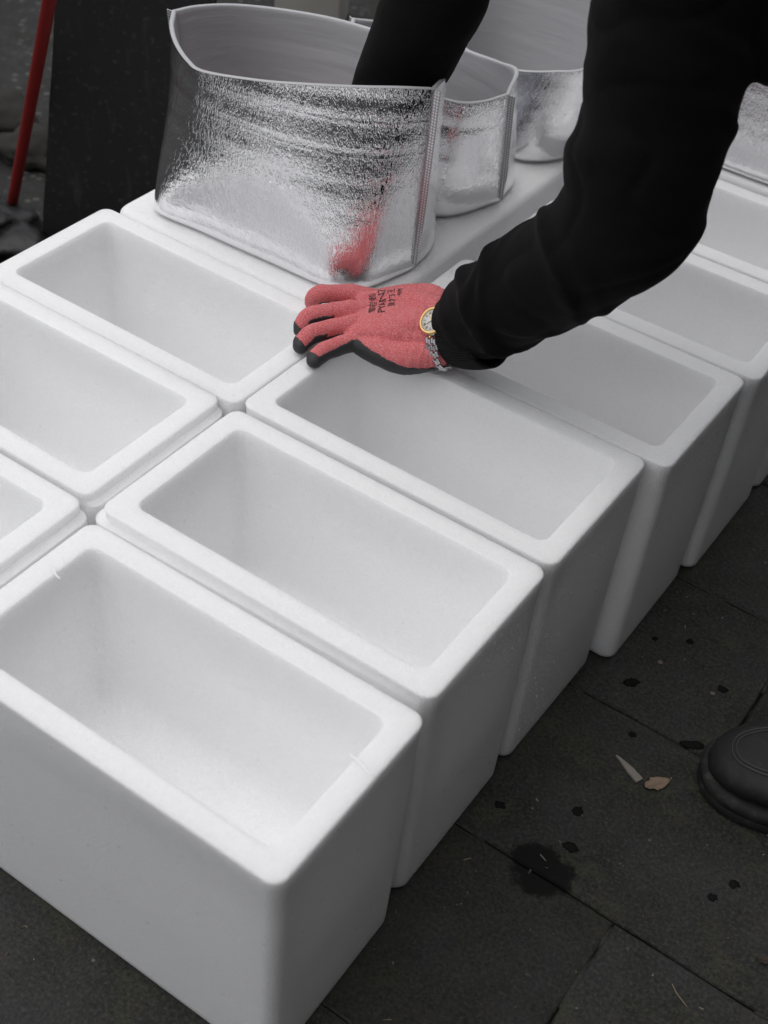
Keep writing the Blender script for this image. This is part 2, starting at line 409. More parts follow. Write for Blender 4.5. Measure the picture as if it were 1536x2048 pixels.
# ------------------------------------------------------------------ ground and paving
G = 60
gnd = mesh_obj('ground', [(-G, -G, -.012), (G, -G, -.012), (G, G, -.012), (-G, G, -.012)], [(0, 1, 2, 3)], 'asphalt', smooth=False)
gnd['kind'] = 'structure'
PW, PD, JT = .60, .2988, .0026
def paver_mesh(seed):
    r = random.Random(seed); lw, ld = PW-JT, PD-JT; loops = []
    base = []
    for (xa, ya), (xb, yb), n_ in (((lw/2, -ld/2), (lw/2, ld/2), 7), ((lw/2, ld/2), (-lw/2, ld/2), 14), ((-lw/2, ld/2), (-lw/2, -ld/2), 7), ((-lw/2, -ld/2), (lw/2, -ld/2), 14)):
        base += [V((xa+(xb-xa)*i/n_, ya+(yb-ya)*i/n_, 0)) for i in range(n_)]
    jit = [V((r.uniform(-.0009, .0009), r.uniform(-.0009, .0009), 0)) for _ in base]
    for ins, z in ((0, -.012), (0, -.003), (.0018, -.0006), (.004, 0)):
        loops.append([V((p.x*(1-2*ins/lw), p.y*(1-2*ins/ld), z))+q for p, q in zip(base, jit)])
    vs, fs = loft(loops); me = bpy.data.meshes.new('paver'); me.from_pydata([tuple(v) for v in vs], [], fs); me.materials.append(M['paver_stone'])
    return me
pm = [paver_mesh(i) for i in range(4)]
for iy in range(-5, 8):
    y = -.16+PD/2+iy*PD-.002
    shift = .687 if iy % 2 == 0 else .387
    for ix in range(-3, 3):
        x = shift+PW/2+ix*PW
        if x < -.95: continue
        o = bpy.data.objects.new('paver', pm[(iy*3+ix) % 4]); col.objects.link(o)
        o.location = (x+rnd.uniform(-.0006, .0006), y+rnd.uniform(-.0006, .0006), rnd.uniform(-.0006, .0006))
        o.rotation_euler = (rnd.uniform(-.0012, .0012), rnd.uniform(-.0008, .0008), rnd.uniform(-.0012, .0012))
        put(o, gnd)


# ------------------------------------------------------------------ unseen dark shop-front building added to shade the right-hand box faces
def shade_facade():
    root = empty('blocker', (3.4, 1, -.012)); tag(root, 'unseen shop-front building along the right side of the pavement', 'blocker')
    k = NB('facade_stone'); p = k.coord('Object'); n_ = k.noise(p, 3, 5); f = k.noise(p, 40, 4)
    k.set(Base_Color=k.mix(n_, (.040, .037, .035), (.065, .060, .056)), Roughness=.85, Normal=k.bump(f, .4, .01)); M['facade_stone'] = k.m
    plain('shutter', (.045, .043, .042), .6, 0); plain('window_glass', (.02, .022, .025), .08); plain('frame_dark', (.03, .028, .026), .5)
    def bx(x0, y0, z0, x1, y1, z1, bev=.01):
        lp = [[V((x, y, z)) for x, y in ((x0, y0), (x1, y0), (x1, y1), (x0, y1))] for z in (z0, z1)]
        return loft(lp)
    X = 3.4; z0 = -.012; cols = [-5.0, -2.0, 1.0, 4.0, 7.0]
    # wall built round the openings: piers, lintel band, upper storeys
    w = [bx(X, y-.35, z0, X+.5, y+.35, 6.6) for y in cols]
    for a, b_ in zip(cols, cols[1:]):
        ya, yb = a+.35, b_-.35
        w += [bx(X, ya, 2.7, X+.5, yb, 3.7), bx(X, ya, 5.4, X+.5, yb, 6.6)]
        sh = mesh_obj('shutter', *bx(X+.18, ya, z0, X+.22, yb, 2.7), 'shutter', root, smooth=False)
        for q in range(26):
            zz = .02+q*.103
            mesh_obj('slat', *bx(X+.160, ya+.01, zz, X+.179, yb-.01, zz+.085), 'shutter', sh, smooth=False)
        for zb_, zt in ((3.7, 5.4),):
            wn_ = mesh_obj('window', *bx(X+.2, ya, zb_, X+.23, yb, zt), 'window_glass', root, smooth=False)
            mesh_obj('frame', *joined([bx(X+.16, ya, zb_, X+.199, ya+.07, zt), bx(X+.16, yb-.07, zb_, X+.199, yb, zt), bx(X+.16, (ya+yb)/2-.04, zb_, X+.199, (ya+yb)/2+.04, zt), bx(X+.16, ya+.072, zt-.07, X+.197, yb-.072, zt)]), 'frame_dark', wn_, smooth=False)
            mesh_obj('sill', *bx(X-.06, ya-.05, zb_-.08, X+.15, yb+.05, zb_+.002), 'facade_stone', wn_, smooth=False)
    for i, q in enumerate(w): pass
    vs, fs = joined(w); mesh_obj('wall', vs, fs, 'facade_stone', root, smooth=False)
    mesh_obj('roof', *bx(X-.25, -5.6, 6.602, X+6, 7.6, 6.9), 'facade_stone', root, smooth=False)
shade_facade()

# ------------------------------------------------------------------ foam boxes
def box_mesh(name='foam_box', wear=0, ny=0., py=0., nx=0., px=0.):
    """ny, py, nx, px: how far the body steps out below the rim on each side (made-up ledge that brightens the gaps)"""
    hx, hy = BL/2, BW/2; loops = []
    def lp(ins, z, r): loops.append(rrect(-hx+ins, -hy+ins, hx-ins, hy-ins, max(.002, r), 7, z))
    R = .0165
    lp(.030, 0, .006); lp(.0125, 0, R-.006); lp(.0085, .0015, R); lp(.0062, .005, R); lp(.0058, .010, R)
    for t in (.2, .4, .6, .8): lp(.0058-.0052*t, .01+t*(BH-.030), R)
    lp(.0008, BH-.0165, R); lp(.0006, BH-.0150, R); lp(.0005, BH-.0125, R)
    outer = len(loops)*len(loops[0])
    lp(.0003, BH-.006, R); lp(0, BH-.0035, R)
    for a in (25, 50, 72): lp(.0022*(1-math.cos(math.radians(a))), BH-.0022+.0022*math.sin(math.radians(a)), R-.001)
    lp(.0022, BH, R-.0015); lp(.0042, BH, R-.003)
    lp(.010, BH, R-.006); lp(.016, BH-.0003, R-.006); lp(.022, BH, R-.005)
    lp(WALL-.0022, BH, R-.004); lp(WALL-.0006, BH, R-.004)
    for a in (25, 50, 75): lp(WALL-.0006+.0014*math.sin(math.radians(a)), BH-.0014+.0014*math.cos(math.radians(a)), R-.0035)
    lp(WALL+.0018, BH-.006, R-.003)
    fz = .145
    for t in (.15, .35, .6, .85): lp(WALL+.002+.006*t, BH-.006-t*(BH-.042-fz), R-.002)
    for a in (0, 15, 30, 45, 60, 75, 90): lp(WALL+.0075+.034*(1-math.cos(math.radians(a))), fz+.034*(1-math.sin(math.radians(a))), max(.004, R-.012*a/90))
    lp(WALL+.06, fz, .006)
    vs, fs = loft(loops)
    # the foam is never dead straight: a slight sag and bow
    out = []
    for i, v in enumerate(vs):
        if i < outer and v.z < BH-.0140:
            k_ = min(1, (BH-.0140-v.z)/.002)
            if v.y > hy-.02: v.y += py*k_*min(1, max(0, (hx-.012-v.x)/.03))
            if v.y < -hy+.02: v.y -= ny*k_*min(1, max(0, (hx-.012-v.x)/.03))
            if v.x < -hx+.02: v.x -= nx*k_
            if v.x > hx-.02: v.x += px*k_
        q = noise.noise_vector(V((v.x*4+wear*9, v.y*4, v.z*4)))*.0016 + noise.noise_vector(V((v.x*45, v.y*45+wear*5, v.z*20)))*.0005
        out.append(V(v)+V((q.x, q.y, q.z*.6 if v.z > .02 else 0)))
    me = bpy.data.meshes.new(name); me.from_pydata([tuple(v) for v in out], [], fs); me.update(); me.shade_smooth(); me.set_sharp_from_angle(angle=math.radians(50))
    return me
box_meshes = [box_mesh(wear=i) for i in range(4)]
special = {'R1': box_mesh(wear=9, py=.0085, nx=.011), 'R2': box_mesh(wear=5, ny=.0085, nx=.009), 'L1': box_mesh(wear=6, px=.011), 'L2': box_mesh(wear=7, px=.009)}  # steps added on the hidden sides to bounce light into the gaps
for b in box_meshes+list(special.values()): b.materials.append(M['foam_scored'] if b == special['R1'] else M['foam'])
# (left edge x, near edge y, upturned, yaw degrees, label)
BOXES = {
 'R1': (.009, -.266, 0, .5, 'open white foam box nearest the camera, its long side facing the lens'),
 'R2': (.000, .000, 0, .3, 'open white foam box second from the front beside the dark paving'),
 'R3': (.001, .254, 0, 0, 'open white foam box whose far rim the gloved hand leans on'),
 'R4': (.029, .5015, 0, -.2, 'open white foam box under the sleeve cuff, fourth from the front beside the paving'),
 'R5': (.042, .7525, 0, 0, 'open white foam box under the bent elbow, fifth from the front beside the paving'),
 'R6': (.045, 1.004, 0, 0, 'open white foam box in front of the silver bag at the right edge'),
 'R7': (.045, 1.262, 1, 0, 'white foam box carrying the silver bag at the right edge'),
 'L1': (-.481, -.252, 0, .3, 'open white foam box cut off by the left edge, left of the nearest box'),
 'L2': (-.486, .001, 0, .2, 'open white foam box at the left edge between two other open boxes'),
 'L3': (-.465, .248, 0, 0, 'open white foam box directly in front of the foremost silver bag'),
}
boxes = {}
for i, (kx, (x, y, flip, yaw, lab)) in enumerate(BOXES.items()):
    o = bpy.data.objects.new('foam_box', special.get(kx, box_meshes[i % 4])); col.objects.link(o)
    o.location = (x+.230, y+.12075, BH+.0004 if flip else .0004)
    o.rotation_euler = (PI if flip else 0, 0, math.radians(yaw))
    tag(o, lab, 'foam box', 'white foam boxes set out in two rows'); boxes[kx] = o
def block_mesh():
    hx, hy = .23, .405; loops = []
    def lp(ins, z, r): loops.append(rrect(-hx+ins, -hy+ins, hx-ins, hy-ins, r, 7, z))
    for ins, z, r in ((.012, 0, .012), (.003, .003, .02), (.0005, .012, .022), (0, .1, .022), (0, .25, .022), (0, BH-.012, .022), (.0015, BH-.006, .021), (.005, BH-.0018, .019), (.0105, BH, .016), (.014, BH, .014)): lp(ins, z, r)
    for i in range(1, 8): lp(.014+.028*i, BH, max(.003, .014-.0015*i))
    vs, fs = loft(loops)
    return [V(v)+V((0, 0, .0012*noise.noise(V((v.x*5, v.y*5, 0))))) if v.z > .3 else V(v) for v in vs], fs
blk = mesh_obj('foam_block', *block_mesh(), 'foam', None, sharp=50); blk.location = (-.225, .901, .0004)
tag(blk, 'large flat-topped white foam block carrying three silver bags', 'foam block')
def vent_marks(seed, front):
    r = random.Random(seed); vs, fs = [], []
    def mark(p, t, n_):
        u = V((0, 0, 1)); ln = .0026*r.uniform(.6, 1.3); w_ = .0007*r.uniform(.7, 1.3); h_ = .00045*r.uniform(.4, 1.2); a = r.uniform(.2, .5)
        d = (u*math.cos(a)+t*math.sin(a)); s_ = d.cross(n_); o_ = len(vs); p = p-n_*.0003
        for q in (-d*ln-s_*w_, -d*ln+s_*w_, d*ln+s_*w_*1.4, d*ln-s_*w_*1.4): vs.append(p+q)
        for q in (-d*ln*.9, d*ln*.35-s_*w_*.4, d*ln*.35+s_*w_*.4): vs.append(p+q+n_*h_)
        fs.extend(tuple(o_+i for i in f) for f in ((0, 1, 4), (1, 2, 6, 4), (2, 3, 5, 6), (3, 0, 4, 5), (4, 6, 5)))
    rows = 17
    for i in range(rows):
        z = .03+i*.0205; tp = .0058*(1-(z-.01)/(BH-.012))
        for j in range(14):
            if r.random() < .36: continue
            y = -BW/2+.018+j*.0163+(.008 if i % 2 else 0)+r.uniform(-.0012, .0012)
            if abs(y) < BW/2-.02: mark(V((BL/2-tp, y, z+r.uniform(-.002, .002))), V((0, 1, 0)), V((1, 0, 0)))
        if front:
            for j in range(27):
                if r.random() < .66: continue
                x = -BL/2+.02+j*.0163+(.008 if i % 2 else 0)+r.uniform(-.0015, .0015)
                if abs(x) < BL/2-.02: mark(V((x, -BW/2+tp, z+r.uniform(-.003, .003))), V((1, 0, 0)), V((0, -1, 0)))
    me = bpy.data.meshes.new('vent_marks'); me.from_pydata([tuple(v) for v in vs], [], fs); me.materials.append(M['foam_torn']); return me
marks_mesh = [vent_marks(i, False) for i in range(3)]+[vent_marks(9, True)]
for i, kx in enumerate(('R1', 'R2', 'R3', 'R4', 'R5', 'R6')):
    o = bpy.data.objects.new('vent_marks', marks_mesh[3 if kx == 'R1' else i % 3]); col.objects.link(o); o.parent = boxes[kx]; o['kind'] = 'stuff'
def nick(parent, p0, p1, wdt, h, name):
    """a torn ridge of foam across a rim"""
    p0, p1 = V(p0), V(p1); c = catmull([p0, p0.lerp(p1, .35)+V((.0008, .001, .0002)), p0.lerp(p1, .7)+V((-.0006, -.001, 0)), p1], 14); d = (p1-p0).normalized(); s = d.cross(V((0, 0, 1))).normalized(); loops = []
    for i, p in enumerate(c):
        k = (.5+.5*math.sin(PI*i/14)) * (1+.5*noise.noise(p*300))
        loops.append([p-s*wdt*k-V((0, 0, .002)), p-s*wdt*.5*k+V((0, 0, h*k*.7)), p+V((0, 0, h*k)), p+s*wdt*.6*k+V((0, 0, h*.6*k)), p+s*wdt*k-V((0, 0, .002))])
    vs, fs = loft(loops)
    return mesh_obj(name, vs, fs, 'foam_torn', parent, sharp=60)

# ------------------------------------------------------------------ foil bags
def bag(label, zb, foot_f, foot_b, top_f, top_b, seed):
    """pouch with two side seams: front/back outline points at the foot and at the mouth, each from left seam to right seam"""
    NF, NV = 70, 46; r = random.Random(seed)
    bf, bb = catmull(foot_f, NF), catmull(foot_b, NF); tf, tb = catmull(top_f, NF), catmull(top_b, NF)
    low = bf+list(reversed(bb[1:-1])); top = tf+list(reversed(tb[1:-1])); n = len(low)
    cx = sum(low, V())/n
    def outline(t, grow=0.):
        pts = []
        s = t*t*(3-2*t)*.5+t*.5
        for j in range(n):
            p = low[j].lerp(top[j], s); p = V((p.x, p.y, low[j].z+(top[j].z-low[j].z)*t))
            pts.append(p)
        res = []
        for j in range(n):
            d = pts[(j+1) % n]-pts[j-1]; nr = V((d.y, -d.x, 0)); nr.normalize()
            q = pts[j]; vh = q.z-zb
            amp = .0022*noise.noise(V((q.x*9+seed, q.y*9, q.z*7))) + .0006*math.sin(vh*2*PI/.041+2.2*noise.noise(V((q.x*6, q.y*6, seed))))*max(0, t*1.4-.4) + .0002*t*math.sin(vh*2*PI/.023+3*noise.noise(V((q.x*8, 1.7, seed))))
            seam = min(j, abs(j-NF), n-j)/5.; amp *= min(1, seam)
            res.append(q+nr*(amp+grow))
        return res
    loops, ts = [], []
    for ins, dz in ((.016, 0), (.008, .0006), (.003, .003), (.0008, .007)):
        o = outline(0, -ins); loops.append([V((p.x, p.y, zb+dz)) for p in o]); ts.append(0)
    for i in range(1, NV+1):
        t = i/NV; loops.append(outline(.03+.97*t)); ts.append(t)
    root = empty('foil_bag', (cx.x, cx.y, zb)); tag(root, label, 'bag', 'silver foil bags with white lining')
    # uv in metres: along the outline, height
    def uv_for(lps):
        arc = [0.]
        for j in range(1, len(lps[0])): arc.append(arc[-1]+(lps[-1][j]-lps[-1][j-1]).length)
        return [(arc[j]+seed*.37, p.z-zb) for lp in lps for j, p in enumerate(lp)]
    vs, fs = loft(loops, cap1=False)
    mesh_obj('foil_skin', vs, fs, 'foil', root, uvs=uv_for(loops))
    TH = .0068; il = [[p.copy() for p in loops[-1]]]
    il[0] = [V((p.x, p.y, p.z+.0003)) for p in il[0]]
    def shr(lp, d, dz=0.):
        o = []
        for j in range(n):
            q = lp[(j+1) % n]-lp[j-1]; nr = V((q.y, -q.x, 0)); nr.normalize(); o.append(lp[j]-nr*d+V((0, 0, dz)))
        return o
    il.append(shr(loops[-1], .0012, .0016)); il.append(shr(loops[-1], TH-.0014, .0016)); il.append(shr(loops[-1], TH, .0))
    for k in range(len(loops)-2, 5, -2): il.append(shr(loops[k], TH))
    il.append([V((cx.x+(p.x-cx.x)*.9, cx.y+(p.y-cx.y)*.8, zb+.012)) for p in il[-1]])
    vs, fs = loft(list(reversed(il)), cap1=False)
    fs = [tuple(reversed(f)) for f in fs]; fs = [tuple(reversed(f)) for f in fs]
    mesh_obj('lining', vs, fs, 'lining', root, uvs=uv_for(list(reversed(il))))
    # heat-sealed strips standing off the two side seams
    for j0, sgn in ((0, -1), (NF, 1)):
        sl = []; vv = []
        for k in range(4, len(loops)):
            lp = loops[k]; p = lp[j0]; a, b = lp[(j0+2) % n], lp[j0-2]
            out = (p-(a+b)/2); out.z = 0
            out = V((sgn, 0, 0)) if out.length < 1e-5 else out.normalized()
            out = (V((1, -.12, 0)) if sgn > 0 else out+V((0, .1, 0))).normalized()
            side = out.cross(V((0, 0, 1))); wd = (.0115 if sgn > 0 else .0115)*(.55+.45*min(1, (k-4)/12))
            p = p-out*.002
            sl.append([p-side*.0011, p+out*wd-side*.0007, p+out*wd+side*.0007, p+side*.0011])
            vv += [(0, p.z), (wd, p.z), (wd, p.z), (0, p.z)]
        vs, fs = loft(sl); mesh_obj('seam_strip', vs, fs, 'seam_foil', root, sharp=40, uvs=vv)
    return root
ZB = BH+.0012
bag('tall silver foil bag in front, with a black sleeve reaching into it', ZB,
    [(-.418, .655, ZB), (-.412, .56, ZB), (-.392, .524, ZB), (-.30, .526, ZB), (-.17, .529, ZB), (-.075, .534, ZB), (-.030, .570, ZB), (-.008, .655, ZB)],
    [(-.418, .655, ZB), (-.412, .735, ZB), (-.375, .777, ZB), (-.25, .782, ZB), (-.13, .782, ZB), (-.065, .772, ZB), (-.022, .73, ZB), (-.008, .655, ZB)],
    [(-.452, .638, .647), (-.420, .600, .642), (-.383, .568, .638), (-.343, .546, .634), (-.305, .535, .635), (-.219, .535, .650), (-.145, .549, .664), (-.085, .577, .671), (-.031, .614, .675), (-.001, .652, .670)],
    [(-.452, .638, .647), (-.442, .680, .645), (-.415, .724, .643), (-.37, .762, .641), (-.31, .790, .640), (-.25, .806, .640), (-.165, .806, .644), (-.09, .782, .652), (-.028, .725, .662), (-.001, .652, .670)], 1)
bag('second silver foil bag, standing right behind the tallest one', ZB,
    [(-.345, .915, ZB), (-.335, .835, ZB), (-.30, .797, ZB), (-.22, .792, ZB), (-.14, .791, ZB), (-.075, .80, ZB), (-.040, .84, ZB), (-.016, .915, ZB)],
    [(-.345, .915, ZB), (-.335, .985, ZB), (-.30, 1.022, ZB), (-.22, 1.028, ZB), (-.14, 1.028, ZB), (-.075, 1.02, ZB), (-.03, .985, ZB), (-.016, .915, ZB)],
    [(-.345, .945, .578), (-.30, .868, .582), (-.25, .828, .580), (-.18, .808, .578), (-.12, .806, .576), (-.06, .818, .573), (-.03, .850, .573), (-.015, .895, .575)],
    [(-.345, .945, .578), (-.325, .99, .566), (-.28, 1.02, .560), (-.227, 1.028, .557), (-.151, 1.015, .560), (-.088, .985, .574), (-.034, .945, .590), (-.015, .895, .575)], 2)
bag('third silver foil bag, partly hidden behind the bent black sleeve', ZB,
    [(-.330, 1.165, ZB), (-.32, 1.09, ZB), (-.28, 1.056, ZB), (-.20, 1.052, ZB), (-.12, 1.051, ZB), (-.055, 1.058, ZB), (-.015, 1.10, ZB), (.005, 1.165, ZB)],
    [(-.330, 1.165, ZB), (-.32, 1.235, ZB), (-.28, 1.268, ZB), (-.20, 1.272, ZB), (-.12, 1.272, ZB), (-.055, 1.265, ZB), (-.01, 1.235, ZB), (.005, 1.165, ZB)],
    [(-.33, 1.19, .58), (-.29, 1.115, .555), (-.23, 1.085, .535), (-.167, 1.068, .522), (-.09, 1.060, .533), (-.03, 1.060, .551), (.012, 1.085, .560), (.030, 1.15, .575)],
    [(-.33, 1.19, .58), (-.31, 1.24, .62), (-.25, 1.29, .665), (-.16, 1.31, .69), (-.07, 1.31, .69), (.0, 1.285, .665), (.035, 1.22, .61), (.030, 1.15, .575)], 3)
bag('silver foil bag standing at the right edge beside the dark torso', ZB,
    [(.06, 1.40, ZB), (.075, 1.315, ZB), (.11, 1.282, ZB), (.20, 1.278, ZB), (.30, 1.278, ZB), (.40, 1.282, ZB), (.45, 1.32, ZB), (.47, 1.40, ZB)],
    [(.06, 1.40, ZB), (.075, 1.46, ZB), (.11, 1.49, ZB), (.20, 1.494, ZB), (.30, 1.494, ZB), (.40, 1.49, ZB), (.45, 1.46, ZB), (.47, 1.40, ZB)],
    [(.055, 1.42, .645), (.09, 1.35, .64), (.14, 1.315, .635), (.21, 1.30, .635), (.29, 1.30, .635), (.37, 1.31, .64), (.43, 1.345, .645), (.475, 1.40, .65)],
    [(.055, 1.42, .645), (.09, 1.47, .645), (.14, 1.50, .645), (.21, 1.51, .645), (.29, 1.51, .645), (.37, 1.50, .645), (.43, 1.47, .65), (.475, 1.40, .65)], 4)

# ------------------------------------------------------------------ person leaning over the boxes
def folds(spec):
    """spec: (t, width, amplitude, phase, slant) rings of cloth folds"""
    def f(t, a):
        k = 1.
        for t0, wd, am, ph, sl in spec:
            d = (t-t0-sl*math.cos(a-ph))/wd; d = d*2.6 if d > 0 else d*.8
            k += am*math.exp(-d*d)*(.6+.4*math.cos(a-ph))
        return k
    return f
WR = V((.156, .500, .432)); EL = V((.340, .495, .69)); SH = V((.345, .530, 1.03))
RW = V((-.12, .665, .52)); RE = V((-.02, .735, .86)); RS = V((.30, .86, 1.04))
HIP = V((.86, .72, 1.02)); CH = V((.36, .70, 1.08)); NK = V((.20, .70, 1.16)); HD = V((.10, .70, 1.16))
LF, RF = V((.93, .495, .06)), V((1.02, .95, .06))
# body: one continuous figure
body = fused('person', [
    tube([HIP, (.62, .71, 1.09), CH, NK], [.14, .13, .14, .06], 24, 20, flat=[(1.15, .8), (1.0, .75), (1.3, .75), (1, 1)]),
    tube([NK, (.14, .70, 1.17), HD], [.055, .052, .06], 8, 16),
    tube([(.14, .70, 1.225), (.10, .70, 1.17), (.045, .70, 1.10)], [.085, .095, .055], 14, 20, up=(0, 1, 0), flat=[(1, .85), (1.05, .8), (.9, .8)]),
    tube([(.045, .70, 1.135), (.015, .70, 1.13)], [.018, .012], 4, 10),
    tube([(.125, .79, 1.16), (.105, .792, 1.185)], [.018, .014], 4, 10), tube([(.125, .61, 1.16), (.105, .608, 1.185)], [.018, .014], 4, 10),
    tube([SH+V((.02, .10, .02)), SH, EL, WR], [.07, .055, .042, .028], 24, 16),
    tube([RS+V((.03, -.08, .02)), RS, RE, RW], [.07, .055, .042, .028], 24, 16),
    tube([HIP+V((0, -.10, -.03)), (.88, .56, .55), LF+V((.02, 0, .04))], [.09, .062, .04], 20, 16),
    tube([HIP+V((0, .10, -.03)), (.93, .90, .55), RF+V((.02, 0, .04))], [.09, .062, .04], 20, 16)], .010, 3)
person = mesh_to_obj('person', body, 'skin', None, (.9, .7, 0))
tag(person, 'person in black sweatshirt and dark boots bending over the boxes with a red glove', 'person')
# hair
hair = fused('hair', [tube([(.19, .70, 1.235), (.155, .70, 1.27), (.10, .70, 1.262), (.05, .70, 1.20)], [.05, .075, .07, .045], 18, 20, up=(0, 1, 0), flat=[(1, 1), (.75, 1.25), (.7, 1.2), (.5, 1.1)])], .006, 2,
    lambda c, n_: .004*noise.noise(c*60)+.003*noise.noise(c*160))
mesh_to_obj('hair', hair, 'hair', person)
# sweatshirt
fa = WR.lerp(EL, .10)
slv = folds([(.055, .028, .20, 2.2, .012), (.120, .016, .17, -1.5, .055), (.165, .014, .12, -.4, .06), (.215, .015, .16, -2.0, -.06), (.265, .018, .12, 1.6, .045), (.31, .014, .13, -1.2, .06), (.37, .02, .08, 2.4, -.05),
             (.43, .030, .10, 2.6, .03), (.535, .050, .15, .25, -.025), (.60, .02, .10, 1.6, -.05), (.675, .040, .13, .1, .02), (.70, .02, .10, 2.2, -.05), (.79, .03, .12, .2, .03), (.84, .034, .08, 2.8, .03), (.92, .03, .14, 2.6, -.03)])
rsl = folds([(.25, .05, .08, 2.9, .05), (.38, .04, .10, .4, .05), (.50, .04, .12, 2.9, .04), (.62, .05, .10, 0., .05)])
def cloth_noise(c, n_):
    cr = abs(noise.noise(V((c.x*9+c.z*3, c.y*7, c.z*12-c.x*4)))); cr2 = abs(noise.noise(V((c.x*30-c.z*12+4, c.y*20, c.z*34))))
    return .0025*noise.noise(c*14)-.0030*max(0, 1-cr*3.2)**2+.0010*noise.noise(V((c.x*26, c.y*26, c.z*40)))
shirt = fused('sweatshirt', [
    tube([fa, WR.lerp(EL, .30)+V((.005, -.004, 0)), WR.lerp(EL, .62)+V((.016, -.004, -.006)), EL+V((.022, -.006, 0)), EL.lerp(SH, .35)+V((.020, .005, 0)), EL.lerp(SH, .7)+V((.014, .008, 0)), SH+V((.02, .01, 0)), SH+V((.06, .07, .03))],
         [.047, .062, .069, .077, .083, .086, .092, .10], 130, 44, up=(0, 1, 0), fold=slv),
    tube([(.40, .56, .97), (.50, .58, .955), (.64, .62, .98)], [.10, .105, .11], 20, 24, flat=[(.55, 1), (.55, 1), (.7, 1)]),
    tube([RW, RW.lerp(RE, .5)+V((.0, .0, 0)), RE, RE.lerp(RS, .5), RS, RS+V((.06, -.06, .03))], [.052, .064, .075, .08, .09, .10], 70, 36, up=(0, 1, 0), fold=rsl),
    tube([HIP+V((-.06, 0, -.05)), (.70, .70, 1.03), (.52, .70, 1.05), CH, NK+V((.03, 0, 0))], [.150, .145, .145, .155, .075], 50, 40, flat=[(1.15, .95), (1.15, .95), (1.2, .95), (1.25, .8), (1, 1)],
         fold=folds([(.12, .04, .05, -1.5, .05), (.3, .04, .04, -1.5, .06), (.5, .05, .05, -1.4, .05)]))], .0045, 3, cloth_noise)
sweat = mesh_to_obj('sweatshirt', shirt, 'black_cloth', person)
# ribbed cuff (sub-part of the sweatshirt), left wrist
def band(name, p0, p1, r0, r1, th, mat, parent, n=10, seg=72, up=(0, 0, 1), flat=(1, 1), bulge=0.):
    p0, p1 = V(p0), V(p1); d = (p1-p0).normalized(); s = d.cross(V(up)).normalized(); u = s.cross(d); loops = []; uvs = []
    prof = [(i/n, 0) for i in range(n+1)]+[(1-i/n, th) for i in range(n+1)]
    for t, inn in prof:
        c = p0.lerp(p1, t); r = r0+(r1-r0)*t+bulge*math.sin(PI*t)-inn
        loops.append([c+s*math.cos(2*PI*j/seg)*r*flat[0]+u*math.sin(2*PI*j/seg)*r*flat[1] for j in range(seg)])
        uvs += [(j/seg, t) for j in range(seg)]
    loops.append(loops[0]); uvs += [(j/seg, 0) for j in range(seg)]
    vs, fs = loft(loops, cap0=False, cap1=False)
    return mesh_obj(name, vs, fs, mat, parent, uvs=uvs)
CA = (EL-WR).normalized()
cuff_dir = (CA+V((.35, 0, -.25))).normalized()
band('ribbed_cuff', WR+cuff_dir*.008, WR+cuff_dir*.062, .0455, .0505, .004, 'rib_cloth', sweat, bulge=.0025, up=(0, 1, 0))
# trousers
tro = fused('trousers', [
    tube([HIP+V((-.10, 0, -.01)), HIP+V((.08, 0, .0))], [.16, .16], 8, 28, flat=[(1.15, .95), (1.1, .95)]),
    tube([HIP+V((0, -.10, -.02)), (.87, .57, .78), (.88, .55, .52), LF+V((.03, 0, .10))], [.125, .105, .085, .085], 40, 26, up=(1, 0, 0), fold=folds([(.5, .04, .07, 0, .05), (.62, .04, .07, 3, .05), (.88, .04, .1, 1, .05), (.95, .03, .1, 3, .04)])),
    tube([HIP+V((0, .10, -.02)), (.91, .88, .78), (.93, .90, .52), RF+V((.03, 0, .10))], [.125, .105, .085, .085], 40, 26, up=(1, 0, 0), fold=folds([(.5, .04, .07, 0, .05), (.62, .04, .07, 3, .05), (.9, .04, .1, 1, .05)]))], .008, 3, cloth_noise)
mesh_to_obj('trousers', tro, 'dark_trousers', person)
